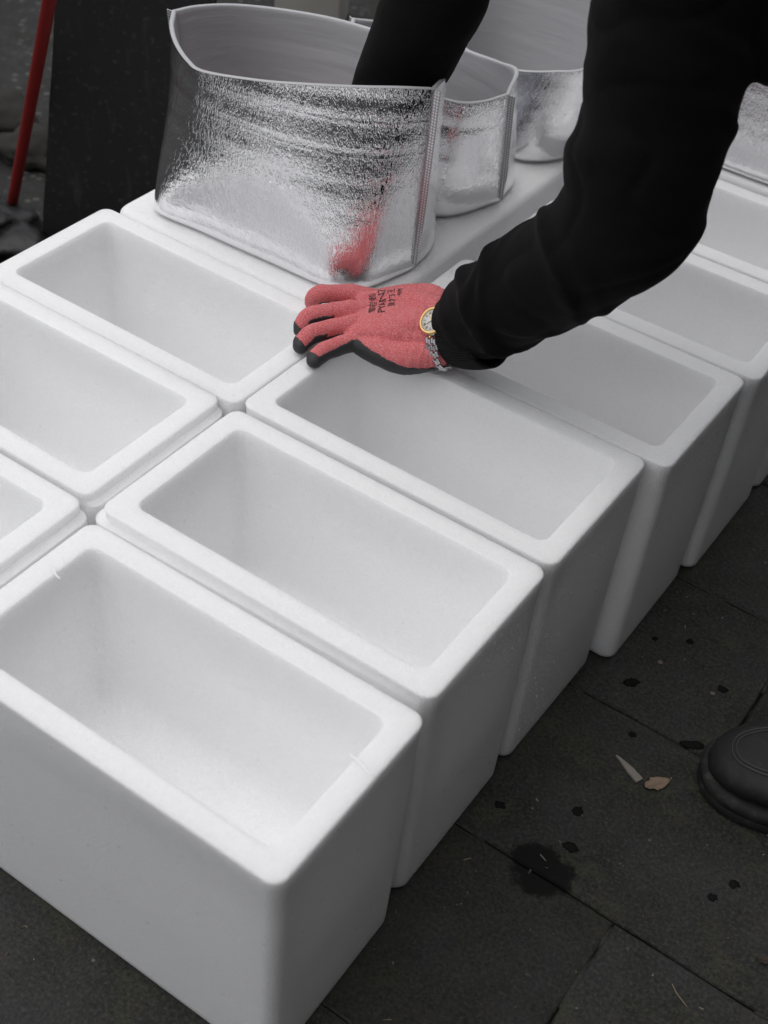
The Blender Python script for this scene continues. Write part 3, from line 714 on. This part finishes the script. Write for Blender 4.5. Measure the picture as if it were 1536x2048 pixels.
# boots: toe at the local origin pointing along -x
def boot(toe, ang, k_=1.):
    T = Matrix.Translation(V(toe)) @ Matrix.Rotation(ang, 4, 'Z') @ Matrix.Scale(k_, 4)
    secs = [(.003, .010, .040), (.008, .022, .047), (.018, .033, .054), (.035, .043, .060), (.06, .050, .066), (.09, .052, .071), (.12, .050, .080), (.15, .046, .096), (.18, .043, .118), (.21, .042, .135), (.25, .041, .14), (.275, .036, .14), (.288, .026, .135)]
    lps = []
    for x_, w_, h_ in secs:
        lp = []
        for j in range(40):
            a_ = 2*PI*j/40; c_, s_ = math.cos(a_), math.sin(a_); e_ = 2/2.5
            yy = w_*math.copysign(abs(c_)**e_, c_); zz = math.copysign(abs(s_)**e_, s_)
            lp.append(V((x_-.012*(1-abs(c_))*0, yy, .022+(h_-.022)*(zz*.5+.5) if zz > 0 else .022+(h_-.022)*(.5+zz*.5))))
        lps.append(lp)
    up_ = fused('boot', [loft(lps), tube([(.225, 0, .09), (.232, 0, .14), (.235, 0, .20)], [.048, .050, .054], 14, 24, up=(1, 0, 0))], .003, 5, lambda c, n_: .0016*noise.noise(c*28)+.0006*noise.noise(c*90)-.0022*max(0, 1-abs(noise.noise(V((c.x*26, c.y*9, c.z*14))))*5)*(1 if c.x > .085 else .25))
    # flatten the underside on the sole
    for v in up_.vertices: v.co.z = max(v.co.z, .024)
    up_.transform(T); b = mesh_to_obj('boot', up_, 'boot_leather', person)
    half = [(-.002, .0), (.004, .024), (.022, .042), (.055, .054), (.10, .056), (.15, .047), (.20, .041), (.26, .041), (.292, .030), (.302, 0)]
    out = half+[(x, -y) for x, y in reversed(half[1:-1])]
    c2 = catmull([(x, y, 0) for x, y in out], 80, True); loops = []
    for ins, z in ((.004, 0), (.001, .002), (0, .006), (.0, .012), (.0012, .0135), (.0, .015), (-.001, .020), (-.001, .0235), (.0008, .0265), (.005, .0285), (.014, .029)):
        lp = []
        for j in range(80):
            d = c2[(j+1) % 80]-c2[j-1]; nr = V((-d.y, d.x, 0)).normalized(); cen = V((.15, 0, 0))
            if nr.dot(c2[j]-cen) < 0: nr = -nr
            lp.append(T @ (c2[j]-nr*ins+V((0, 0, z))))
        loops.append(lp)
    vs, fs = loft(loops); 
    mesh_obj('sole', vs, fs, 'boot_rubber', b, sharp=50)
    # raised toe-cap seam and a welt stitch line following the upper
    bv = BVHTree.FromPolygons([T.inverted() @ v.co+T.inverted() @ V((0, 0, 0))*0 for v in up_.vertices], [tuple(p.vertices) for p in up_.polygons])
    for ins_, rad in ((.0235, .0013), (.0275, .0011)):
        pts = []
        for j in list(range(58, 80))+list(range(0, 23)):
            d = c2[(j+1) % 80]-c2[j-1]; nr = V((-d.y, d.x, 0)).normalized()
            if nr.dot(c2[j]-V((.15, 0, 0))) < 0: nr = -nr
            h_ = bv.ray_cast(c2[j]-nr*ins_+V((0, 0, .15)), V((0, 0, -1)))
            if h_[0]: pts.append(T @ (h_[0]+V((0, 0, .0004))))
        if len(pts) > 6:
            v_, f_ = tube(pts, [rad*k_, rad*k_], len(pts)*2, 6, up=(.3, .2, 1)); mesh_obj('toe_cap_seam', v_, f_, 'boot_edge', b)
    return b
boot((.676, .400, .0005), math.radians(24), 1.30)
boot((.80, .93, .0005), math.radians(-4), 1.22)

# ---- glove on the left hand
MI, MM, MR, ML = V((-.019, .511, .412)), V((.0024, .4724, .413)), V((.0215, .4515, .408)), V((.0427, .4359, .400))
hand_parts = [
    tube([WR+V((.05, .002, .05)), WR+V((.012, .002, .010)), WR+V((-.03, .001, -.006)), WR.lerp((MI+ML)/2, .6)+V((0, .004, .004)), (MI+ML)/2+V((.012, .006, .0))], [.039, .040, .043, .047, .046], 40, 40, up=(0, 0, 1),
         flat=[(1.0, .95), (1.0, .9), (1.0, .66), (1.02, .44), (1.0, .30)]),
    tube([MI+V((.035, .014, -.001)), MI, V((-.044, .489, .4125)), V((-.0545, .482, .409)), V((-.060, .480, .399)), V((-.060, .481, .393))], [.0150, .0130, .0124, .0124, .0118, .011], 30, 22),
    tube([MM+V((.03, .022, 0)), MM, V((-.022, .445, .4105)), V((-.0325, .433, .4065)), V((-.0345, .4235, .398)), V((-.033, .4185, .393))], [.0155, .0140, .0133, .0131, .0118, .0096], 30, 22),
    tube([MR+V((.03, .022, 0)), MR, V((-.001, .420, .4055)), V((-.0095, .4085, .402)), V((-.012, .395, .397)), V((-.010, .388, .394))], [.0150, .0136, .0130, .0130, .0120, .0100], 30, 22),
    tube([ML+V((.03, .020, 0)), ML, V((.028, .407, .3985)), V((.0225, .394, .3965)), V((.021, .381, .394)), V((.023, .375, .3935))], [.0145, .0132, .0126, .0126, .0120, .0102], 30, 22),
    # thumb lying along the far side and closing under the palm
    tube([WR+V((-.03, .03, -.004)), (.084, .560, .424), (.045, .555, .415), (.012, .543, .403), (-.006, .527, .397)], [.024, .021, .017, .0135, .0115], 26, 18),
    # heel of the hand
    tube([WR+V((-.002, -.030, -.018)), (.118, .446, .404), (.080, .440, .402), (.055, .437, .399)], [.020, .0215, .0195, .0135], 24, 20),
    tube([WR+V((-.03, .012, .006)), (.072, .524, .427), MI.lerp(MM, .5)+V((.020, .014, .002))], [.027, .0245, .0150], 16, 20),
    tube([WR+V((-.04, -.01, .002)), (.080, .466, .4125), MR.lerp(ML, .5)+V((.022, .012, .001))], [.027, .0245, .0165], 16, 20)]
def glove_disp(c, n_):
    d = (c-WR).dot(V((-.95, -.25, -.1))); ring = 0
    for p, a in ((.010, .0016), (.018, .0013), (.027, .0012), (.038, .0010), (.047, .0008), (-.004, .0014)):
        ring += a*math.exp(-((d-p-.004*noise.noise(c*40))/.0028)**2)
    kn = 0
    for m_ in (MI, MM, MR, ML): kn += .0022*math.exp(-((c-m_-V((.004, .003, .012))).length/.0105)**2)
    for m_ in (V((-.050, .486, .412)), V((-.028, .439, .410)), V((-.005, .414, .405)), V((.0255, .400, .398))): kn += .0012*math.exp(-((c-m_-V((0, 0, .010))).length/.008)**2)
    kn -= .0010*max(0, 1-abs(noise.noise(V((c.x*70+c.y*50, c.y*20, 3))))*6)*(1 if n_.z > .2 else 0)*math.exp(-((d-.075)/.03)**2)
    return kn+ring*(1 if n_.z > -.2 else .3)+.0007*noise.noise(c*70)
gl = fused('glove', hand_parts, .0015, 5, glove_disp)
lowz = min(v.co.z for v in gl.vertices)
# palm coating: the underside, the outer edge of the hand and the finger ends
HA = V((-.80, -.58, -.12)).normalized()
def coated(c, nrm):
    along = (c-WR).dot(HA)
    if along < .006: return False
    wob = .10*noise.noise(c*90)
    tip = 0.
    for tp, rr in ((V((-.041, .409, .385)), .0205), (V((-.017, .377, .386)), .0230), (V((.021, .364, .387)), .0215)):
        dd = (c-tp).length/rr
        if dd < 1.: tip = max(tip, 1-dd)
    if tip > .04+.1*wob: return True
    fingers = along > .158
    near = nrm.dot(V((.50, -.86, 0)))
    if near > .0 and c.y < .455 and c.x > .010 and c.z < .4135-.09*max(0, c.x-.055)-.012*min(1, max(0, (along-.115)/.06))+.010*wob: return True
    if fingers:
        if c.y > .462: return nrm.z < -.6
        if c.x > .012 and c.y < .43: return nrm.z < -.3
        return nrm.z < (.28+wob if near > .1 else -.3+wob)
    lim = -.35+wob
    return nrm.z < lim
import numpy as np
nf = len(gl.polygons)
iscoat = [coated(p.center, p.normal) for p in gl.polygons]
def subset(me, keep, name, push=0.):
    used = {}; vs = []; fs = []
    for p, q in zip(me.polygons, iscoat):
        if q != keep: continue
        f = []
        for vi in p.vertices:
            if vi not in used:
                used[vi] = len(vs); v = me.vertices[vi]; vs.append(v.co+v.normal*push)
            f.append(used[vi])
        fs.append(tuple(f))
    m = bpy.data.meshes.new(name); m.from_pydata([tuple(v) for v in vs], [], fs); m.update(); m.shade_smooth(); return m
glove_tree = BVHTree.FromPolygons([v.co for v in gl.vertices], [tuple(p.vertices) for p in gl.polygons])
knit = mesh_to_obj('glove', subset(gl, False, 'glove'), 'red_knit', person); knit['label'] = 'red knit work glove with black rubber palm and dark lettering'
coat = mesh_to_obj('rubber_coating', subset(gl, True, 'rubber_coating', .0004), 'rubber', knit)
sol = coat.modifiers.new('thick', 'SOLIDIFY'); sol.thickness = .0012; sol.offset = -.3
# printed words on the back of the hand
def print_text(body_txt, size, centre, right, up):
    cu = bpy.data.curves.new('t', 'FONT'); cu.body = body_txt; cu.size = size; cu.align_x = 'CENTER'; cu.align_y = 'CENTER'; cu.offset = 0.
    cu.resolution_u = 3
    ob = bpy.data.objects.new('t', cu); col.objects.link(ob); me = evaluated(ob); bpy.data.objects.remove(ob)
    bm = bmesh.new(); bm.from_mesh(me); bmesh.ops.triangulate(bm, faces=bm.faces)
    for _ in range(4): bmesh.ops.subdivide_edges(bm, edges=[e for e in bm.edges if e.calc_length() > .0011], cuts=1); bmesh.ops.triangulate(bm, faces=bm.faces)
    bm.verts.index_update()
    bm.normal_update(); vs = []
    right, up = V(right).normalized(), V(up).normalized(); nr = right.cross(up).normalized()
    if nr.z < 0: nr = -nr
    for v in bm.verts:
        p = V(centre)+right*v.co.x*1.22+up*v.co.y
        hit = glove_tree.ray_cast(p+nr*.03, -nr)
        vs.append((hit[0]+hit[1]*.0007) if hit[0] else p)
    fs = [tuple(v.index for v in f.verts) for f in bm.faces]; bm.free()
    return vs, fs
tc = V((.0499, .5005, .438))
h_ = glove_tree.ray_cast(tc+V((0, 0, .1)), V((0, 0, -1)))
tn = V((0, 0, 0))
for dx in (-.012, 0, .012):
    for dy in (-.012, 0, .012):
        q_ = glove_tree.ray_cast(tc+V((dx, dy, .1)), V((0, 0, -1)))
        if q_[0]: tn += q_[1]
tn.normalize(); tc = h_[0]
tr = tn.cross(V((.82, .57, .08))).normalized(); tu = tn.cross(tr).normalized()
if tr.y < 0: tr = -tr
if tu.x > 0: tu = -tu
rows = [('攀岩者', .0118, .0195, 0), ('PYANZ', .0150, .0062, 0), ('弹力王', .0118, -.0075, .003), ('9/M', .0100, -.0195, .012)]
parts = []
for s_, sz, o_, shx in rows: parts.append(print_text(s_, sz, tc+tu*o_+tr*shx, tr, tu))
vs, fs = joined(parts)
mesh_obj('printed_lettering', vs, fs, 'glove_ink', knit, smooth=False)
# second glove, inside the tall bag
g2 = fused('glove', [tube([RW+V((.02, .01, .06)), RW, RW+V((-.03, -.01, -.05)), RW+V((-.06, -.015, -.085))], [.036, .036, .040, .034], 24, 24, flat=[(1, .9), (1, .8), (1.05, .5), (1, .35)])]
    + [tube([RW+V((-.05, -.03+.02*i, -.075)), RW+V((-.082, -.035+.022*i, -.096)), RW+V((-.098, -.037+.023*i, -.115))], [.0125, .0115, .0095], 14, 14) for i in range(4)]
    + [tube([RW+V((-.02, -.035, -.03)), RW+V((-.035, -.06, -.07)), RW+V((-.055, -.062, -.095))], [.016, .014, .010], 12, 14)], .0025, 3)
mesh_to_obj('glove', g2, 'red_knit', person)

# ---- wristwatch over the glove cuff
wa = V((.90, .04, .36)).normalized()                     # along the wrist
wn = V((-.10, -.66, .74)); wn = (wn-wa*wn.dot(wa)).normalized(); ws = wa.cross(wn).normalized()
WC = WR+wa*-.006+V((0, 0, .002))
hit = glove_tree.ray_cast(WC+wn*.2, -wn); top = hit[0] if hit[0] else WC+wn*.04
watch = empty('wristwatch', top); put(watch, person)
WT = Matrix((( wa.x, ws.x, wn.x, top.x), (wa.y, ws.y, wn.y, top.y), (wa.z, ws.z, wn.z, top.z), (0, 0, 0, 1)))
def lathe(prof, seg=64):
    return loft([[V((r*math.cos(2*PI*j/seg), r*math.sin(2*PI*j/seg), z)) for j in range(seg)] for r, z in prof])
def wpart(name, vf, mat, parent=None, sharp=40, smooth=True):
    vs, fs = vf; return mesh_obj(name, [WT @ V(v) for v in vs], fs, mat, parent or watch, sharp=sharp, smooth=smooth)
WRAD = .0198
case = wpart('case', lathe([(.006, -.003), (WRAD-.001, -.003), (WRAD, -.001), (WRAD, .0045), (WRAD-.0006, .0055), (.010, .0055)]), 'steel')
# fluted gold bezel
loops = []
for r, z, fl in ((WRAD-.0004, .0050, 0), (WRAD-.0002, .0062, .3), (WRAD-.0018, .0082, .35), (WRAD-.0038, .0082, 0), (WRAD-.0042, .0066, 0)):
    loops.append([V(((r+fl*.0009*((j % 2)-.5))*math.cos(2*PI*j/120), (r+fl*.0009*((j % 2)-.5))*math.sin(2*PI*j/120), z)) for j in range(120)])
bez = wpart('bezel', loft(loops, cap0=False, cap1=False), 'gold', sharp=25)
dial = wpart('dial', lathe([(.0005, .0064), (WRAD-.0042, .0064), (WRAD-.0041, .0060)]), 'dial_white', sharp=None)
def bar(x0, x1, y, z0, z1, ang, wd):
    vs = []; 
    for zz in (z0, z1):
        for xx, yy in ((x0, y-wd), (x1, y-wd*.8), (x1, y+wd*.8), (x0, y+wd)):
            vs.append(V((xx*math.cos(ang)-yy*math.sin(ang), xx*math.sin(ang)+yy*math.cos(ang), zz)))
    return vs, [(3, 2, 1, 0), (4, 5, 6, 7), (0, 1, 5, 4), (1, 2, 6, 5), (2, 3, 7, 6), (3, 0, 4, 7)]
marks = []
for h in range(12):
    a = h*PI/6
    for k in range(1+h % 3): marks.append(bar(.0098, .0136, (k-(h % 3)/2)*.0012, .0063, .0067, a, .00032))
wpart('hour_markers', joined(marks), 'dial_mark', dial, sharp=None, smooth=False)
wpart('hour_hand', bar(-.002, .0085, 0, .0068, .0071, 2.5, .0006), 'dial_mark', dial, sharp=None, smooth=False)
wpart('minute_hand', bar(-.002, .0125, 0, .0072, .0075, -2.3, .0005), 'gold', dial, sharp=None, smooth=False)
wpart('crown', joined([([V((.0035*math.cos(a)*.5, WRAD*1.0+.003*q, .002+.0035*math.sin(a)*.5)) for q in (0, 1) for a in [2*PI*i/12 for i in range(12)]],
      [tuple((i, (i+1) % 12, (i+1) % 12+12, i+12)) for i in range(12)]+[tuple(range(12, 24))])]), 'gold', sharp=30)
# bracelet: rows of five links wrapped round the wrist
links = {'steel': [], 'gold': []}
for side in (-1, 1):
    for q in range(1, 15):
        ang = side*(math.radians(25)+q*math.radians(10.6))
        dirn = wn*math.cos(ang)+ws*math.sin(ang)
        def rd(an):
            dn_ = wn*math.cos(an)+ws*math.sin(an); h_ = glove_tree.ray_cast(WC+wa*.002+dn_*.15, -dn_)
            return min(max(((h_[0]-WC).dot(dn_) if h_[0] else .04)+.0024, .034), .052)
        rad = sum(rd(ang+o_*.09) for o_ in range(-3, 4))/7+.0008
        tang = ws*math.cos(ang)-wn*math.sin(ang); wid = .0098-.0012*min(1, q/8)
        for k in range(5):
            cx = (k-2)*2*wid/5; off = .0008 if k % 2 else 0
            c = WC+wa*(.002+cx)+dirn*(rad+off*.6)+tang*(.0022 if k % 2 else 0)
            hw, hl, hh = wid/5-.0001, .0041, .0010
            vs = [c+wa*sx*hw*i_+tang*sy*hl*i_+dirn*z_ for z_, i_ in ((-hh, 1), (hh*.5, 1), (hh, .72)) for sx, sy in ((-1, -1), (1, -1), (1, 1), (-1, 1))]
            fs = [(3, 2, 1, 0), (8, 9, 10, 11)]+[(a, (a+1) % 4, (a+1) % 4+4, a+4) for a in range(4)]+[(a+4, (a+1) % 4+4, (a+1) % 4+8, a+8) for a in range(4)]
            links['steel'].append((vs, fs))
vs, fs = joined(links['steel']); mesh_obj('bracelet', vs, fs, 'steel', watch, smooth=False)

# ------------------------------------------------------------------ background things
# dark board leaning behind the boxes
b0, b1 = V((-.935, .762, 0)), V((-.800, .757, .64)); wd = V((.83, .55, .03)).normalized()*.27; th = V((-.55, .83, .1)).normalized()*.022
up_b = b1-b0; loops = []
for t in [i/12 for i in range(13)]:
    c0 = b0+up_b*t; j = .002*noise.noise(V((t*9, 3, 1)))
    q = [c0+wd*j*3, c0+wd*(1+j), c0+wd*(1+j)+th, c0+th+wd*j*3]
    loops.append(q)
vs, fs = loft(loops); bo = mesh_obj('board', vs, fs, 'dark_board', None, smooth=False, origin=b0+wd*.5)
bm = bmesh.new(); bm.from_mesh(bo.data); bmesh.ops.bevel(bm, geom=[e for e in bm.edges if len(e.link_faces) == 2 and e.calc_face_angle(0) > 1.0], offset=.002, segments=2, affect='EDGES'); bm.to_mesh(bo.data); bm.free()
tag(bo, 'dark scuffed board leaning upright behind the left boxes', 'board')
# red broom handle
p0, p1 = V((-1.048, .789, .012)), V((-.745, .682, .592)); pr = .0115
e = p1+(p1-p0)*.9
broom = empty('broom', p0); tag(broom, 'red handled broom leaning beside the dark board', 'broom')
v_, f_ = tube([p0+(p1-p0)*.0, p1, e], [pr*.92, pr, pr], 30, 20); mesh_obj('handle', v_, f_, 'red_paint', broom)
v_, f_ = tube([p0-(p1-p0)*.012, p0+(p1-p0)*.045], [pr*1.35, pr*1.2], 6, 18); mesh_obj('ferrule', v_, f_, 'black_plastic', broom)
# black crumpled rubbish sheet on the ground and dim stones behind the board
def lump(name, c, size, mat, amp, fr, sub=4, label=None, cat=None, group=None, seed=0, flat=True):
    bm = bmesh.new(); bmesh.ops.create_icosphere(bm, subdivisions=sub, radius=1)
    for v in bm.verts:
        q = v.co.copy(); k = 1+amp*noise.noise(q*fr+V((seed*3.1, 1, 0)))+amp*.5*noise.noise(q*fr*2.7+V((seed*7, 2, 1)))
        ridge = amp*.6*(abs(noise.noise(q*fr*1.4+V((0, seed, 5))))-.2)
        q *= k+ridge
        if flat: q.z = max(q.z, -.35)+.35
        v.co = V((q.x*size[0], q.y*size[1], q.z*size[2]))
    me = bpy.data.meshes.new(name); bm.to_mesh(me); bm.free(); me.shade_smooth(); me.materials.append(M[mat])
    o = bpy.data.objects.new(name, me); col.objects.link(o); o.location = c
    if label: tag(o, label, cat, group)
    return o
lump('rubbish_bag', (-1.13, .66, -.012), (.19, .13, .085), 'black_plastic', .5, 1.7, 5, 'crumpled black plastic bag lying on the ground at the far left', 'rubbish bag', seed=2)
lump('stone', (-1.22, 1.02, -.014), (.09, .07, .045), 'rough_rock', .3, 1.3, 4, 'dull brownish stone on the ground behind the red handle', 'stone', seed=4)
lump('stone', (-1.42, 1.05, -.014), (.13, .10, .06), 'rough_rock', .3, 1.3, 4, 'larger dim stone on the ground left of the red handle', 'stone', seed=6)
# pale carton far behind, seen just above the mouth of the tall bag
def carton(loc, size, yaw, label):
    root = empty('carton', loc); root.rotation_euler = (0, 0, yaw); tag(root, label, 'carton')
    x, y, z = (s/2 for s in size)
    R_ = Matrix.Translation(V(loc)) @ Matrix.Rotation(yaw, 4, 'Z')
    lp = [[R_ @ p for p in rrect(-x, -y, x, y, .006, 2, zz)] for zz in (0, 2*z)]
    vs, fs = loft(lp, cap1=False); mesh_obj('wall', vs, fs, 'cardboard', root, sharp=40)
    for sy in (-1, 1):
        fl = [R_ @ V(q) for q in ((-x, sy*y, 2*z), (x, sy*y, 2*z), (x, sy*.004, 2*z+.012), (-x, sy*.004, 2*z+.012), (-x, sy*y, 2*z+.004), (x, sy*y, 2*z+.004), (x, sy*.004, 2*z+.016), (-x, sy*.004, 2*z+.016))]
        mesh_obj('flap', fl, [(0, 1, 2, 3), (7, 6, 5, 4), (0, 4, 5, 1), (1, 5, 6, 2), (2, 6, 7, 3), (3, 7, 4, 0)], 'cardboard', root, smooth=False)
    return root
carton((-1.22, 2.02, -.012), (.17, .20, .12), .5, 'pale carton far behind, just above the mouth of the tall bag')

# ------------------------------------------------------------------ small things on the paving
GUM = ['largest black gum spot on the paving beside the fourth foam box', 'black gum spot at upper right of the paving, right of the smallest one', 'black gum spot beside a tiny pale pebble beyond the boot', 'smallest black gum spot, the farthest one from the camera',
       'black gum spot just beyond the pale wood splinter', 'black gum spot between the wood splinter and the dark wet stain', 'black gum spot nearest the bottom edge of the second foam box', 'elongated black gum spot at the far edge of the dark wet stain',
       'lower left of the two black gum spots below the boot', 'upper right of the two black gum spots below the boot']
SPOTS = [((.5273, .4924), .0074, 1.3), ((.5602, .6198), .0046, 1.2), ((.6378, .5655), .0060, 1.2), ((.5159, .5916), .0038, 1.1), ((.5722, .4081), .0052, 1.1),
         ((.572, .2499), .0066, 1.2), ((.4862, .1944), .0060, 1.1), ((.5913, .195), .0062, 1.5), ((.7698, .2426), .0050, 1.2), ((.7837, .2774), .0058, 1.1)]
for i, ((x, y), r, st) in enumerate(SPOTS):
    o = lump('gum_spot', (x, y, -.0004), (r*st, r, .0009), 'tar', .55, 1.9, 3, GUM[i], 'gum spot', 'gum spots on the paving', seed=i)
    o.rotation_euler = (0, 0, rnd.uniform(0, 3))
o = lump('tar_patch', (.6466, .4453, -.0004), (.0165, .0075, .0022), 'tar', .3, 1.4, 3, 'long black tar scrap on the paving beside the boot toe', 'tar scrap', seed=31); o.rotation_euler = (0, 0, .55)
for i, ((x, y), r, lab) in enumerate((((.543, .5534), .0042, 'tiny pinkish pebble on the paving behind the leaf'), ((.63, .548), .0036, 'tiny pale pebble beside a gum spot on the far paving'))):
    lump('pebble', (x, y, -.0002), (r, r*.8, r*.5), 'grit', .3, 1.5, 3, lab, 'pebble', seed=40+i)
# loose grit, chips and straw bits: nobody could count them
gv, gf, gm = [], [], []
for i in range(520):
    x, y = rnd.uniform(.42, 1.25), rnd.uniform(-.65, 1.25)
    if rnd.random() < .12: x, y = rnd.uniform(-.35, .45), rnd.uniform(-.62, -.285)
    r = .0006+.0016*rnd.random()**3; an = rnd.uniform(0, PI); ln = 1+1.2*rnd.random(); o_ = len(gv)
    if rnd.random() < .12: ln = rnd.uniform(4, 10); r *= .45
    ca, sa = math.cos(an), math.sin(an)
    for px, py, pz in ((-1, -.6, 0), (1, -.8, 0), (.8, .9, 0), (-.9, .7, 0), (-.6, -.3, 1), (.6, -.4, .8), (.4, .5, 1), (-.5, .4, .7)):
        px *= r*ln*rnd.uniform(.7, 1.2); py *= r*rnd.uniform(.7, 1.2)
        gv.append(V((x+px*ca-py*sa, y+px*sa+py*ca, .0002+pz*r*.8)))
    for q in ((3, 2, 1, 0), (4, 5, 6, 7), (0, 1, 5, 4), (1, 2, 6, 5), (2, 3, 7, 6), (3, 0, 4, 7)):
        gf.append(tuple(o_+t for t in q)); gm.append(0 if ln > 3 else rnd.choice((0, 1, 1, 2, 2)))
plain('chip_dark', (.035, .035, .032), .9); plain('chip_light', (.11, .105, .09), .9)
gr = mesh_obj('grit', gv, gf, ['straw', 'chip_light', 'chip_dark'], None, smooth=False)
for p, m_ in zip(gr.data.polygons, gm): p.material_index = m_
tag(gr, 'scattered grit, stone chips and straw bits over the dark paving', 'grit', kind='stuff')
# dirt trodden into the paving joints
dv, df = [], []
def dirt_run(p0, p1):
    p0, p1 = V(p0), V(p1); d = (p1-p0); n_ = max(4, int(d.length/.006)); sd_ = V((-d.y, d.x, 0)).normalized(); o_ = len(dv)
    for i in range(n_+1):
        p = p0+d*i/n_; e_ = min(1, i/3, (n_-i)/3); zz = -.0035+e_*(.0030+.0007*noise.noise(p*160)); ww = .0019
        dv.extend([p-sd_*ww+V((0, 0, zz)), p+V((0, 0, zz+.0004)), p+sd_*ww+V((0, 0, zz))])
    for i in range(n_):
        for k_ in (0, 1): a_ = o_+i*3+k_; df.append((a_, a_+3, a_+4, a_+1))
for jy in range(-1, 5):
    y = -.16+jy*PD-.002; x = .40
    while x < 1.3:
        ln = rnd.uniform(.03, .16)
        if rnd.random() < .5: dirt_run((x, y, 0), (x+ln, y, 0))
        x += ln
for y0 in (-.16, .438): 
    dirt_run((.687, y0+.16, 0), (.687, y0+.235, 0)); dirt_run((.687, y0+.255, 0), (.687, y0+.29, 0))
dj = mesh_obj('joint_dirt', dv, df, 'paver_stone', gnd); dj['kind'] = 'stuff'
# splinter of wood
a_, b_ = V((.571, .361, .002)), V((.616, .3435, .003)); d = (b_-a_); s = d.cross(V((0, 0, 1))).normalized(); loops = []
for t in [i/8 for i in range(9)]:
    w_ = (.0012+.0050*min(1, t*1.6))*(1+.15*noise.noise(V((t*6, 0, 3)))); p = a_+d*t+V((0, 0, .0006*math.sin(t*5)))
    loops.append([p-s*w_-V((0, 0, .0012)), p+s*w_-V((0, 0, .0012)), p+s*w_*.9+V((0, 0, .0012)), p-s*w_*.9+V((0, 0, .0010))])
vs, fs = loft(loops); tag(mesh_obj('wood_splinter', vs, fs, 'splinter_wood', None, sharp=30, origin=a_), 'flat pale wood splinter pointing at the brown leaf', 'splinter')
def leaf(name, loc, ln, wd, yaw, label, curl=.35, seed=0):
    NU, NVv = 14, 8; vs = []; fs = []
    for side in (0, 1):
        for i in range(NU+1):
            u = i/NU; hw = wd*math.sin(PI*min(1, u*.93+.05))**.7*(1+.45*noise.noise(V((u*7, seed, 0)))+.2*noise.noise(V((u*19, seed, 2))))
            for j in range(NVv+1):
                v = j/NVv*2-1
                z = curl*wd*(v*v)*(.6+.5*noise.noise(V((u*3, v, seed))))+.12*ln*(u-.5)**2 - side*.0004 + .0008
                vs.append(V(((u-.5)*ln, v*hw, z)))
    n = (NU+1)*(NVv+1); id_ = lambda i, j, s_: s_*n+i*(NVv+1)+j
    for i in range(NU):
        for j in range(NVv):
            fs.append((id_(i, j, 0), id_(i+1, j, 0), id_(i+1, j+1, 0), id_(i, j+1, 0))); fs.append((id_(i, j+1, 1), id_(i+1, j+1, 1), id_(i+1, j, 1), id_(i, j, 1)))
    for i in range(NU):
        fs.append((id_(i+1, 0, 0), id_(i, 0, 0), id_(i, 0, 1), id_(i+1, 0, 1))); fs.append((id_(i, NVv, 0), id_(i+1, NVv, 0), id_(i+1, NVv, 1), id_(i, NVv, 1)))
    o = mesh_obj(name, vs, fs, 'dry_leaf'); o.location = loc; o.rotation_euler = (0, 0, yaw)
    v_, f_ = tube([(-.5*ln, 0, .002), (0, 0, .0012), (.5*ln, 0, .002), (.62*ln, .002, .0045)], [.0003, .0005, .0007, .0006], 14, 6)
    st = mesh_obj('stem', v_, f_, 'dry_leaf'); st.parent = o
    tag(o, label, 'leaf'); return o
leaf('dry_leaf', (.637, .353, .001), .036, .0095, .95, 'curled tan leaf on the paving by the wood splinter', .55, 1)
dl = leaf('dry_leaf', (.856, .201, .001), .018, .0055, .4, 'small dark crumpled leaf at the right edge of the paving', .7, 2)
plain('rotten_leaf', (.035, .026, .019), .8); dl.data.materials[0] = M['rotten_leaf']; dl.children[0].data.materials[0] = M['rotten_leaf']
v_, f_ = tube([(.780, .105, .0015), (.79, .097, .0025), (.807, .090, .0012)], [.0006, .0007, .0004], 12, 6); tag(mesh_obj('straw', v_, f_, 'straw', None, origin=(.79, .097, 0)), 'short yellow straw lying on the nearest paving', 'straw')

# torn ridges on the nearest box and its neighbours
z = BH+.0008
nick(boxes['R1'], (.434, -.106, z), (.470, -.112, z), .0016, .0012, 'torn_edge')
nick(boxes['R1'], (.022, -.105, z), (.046, -.112, z), .0014, .0012, 'torn_edge')
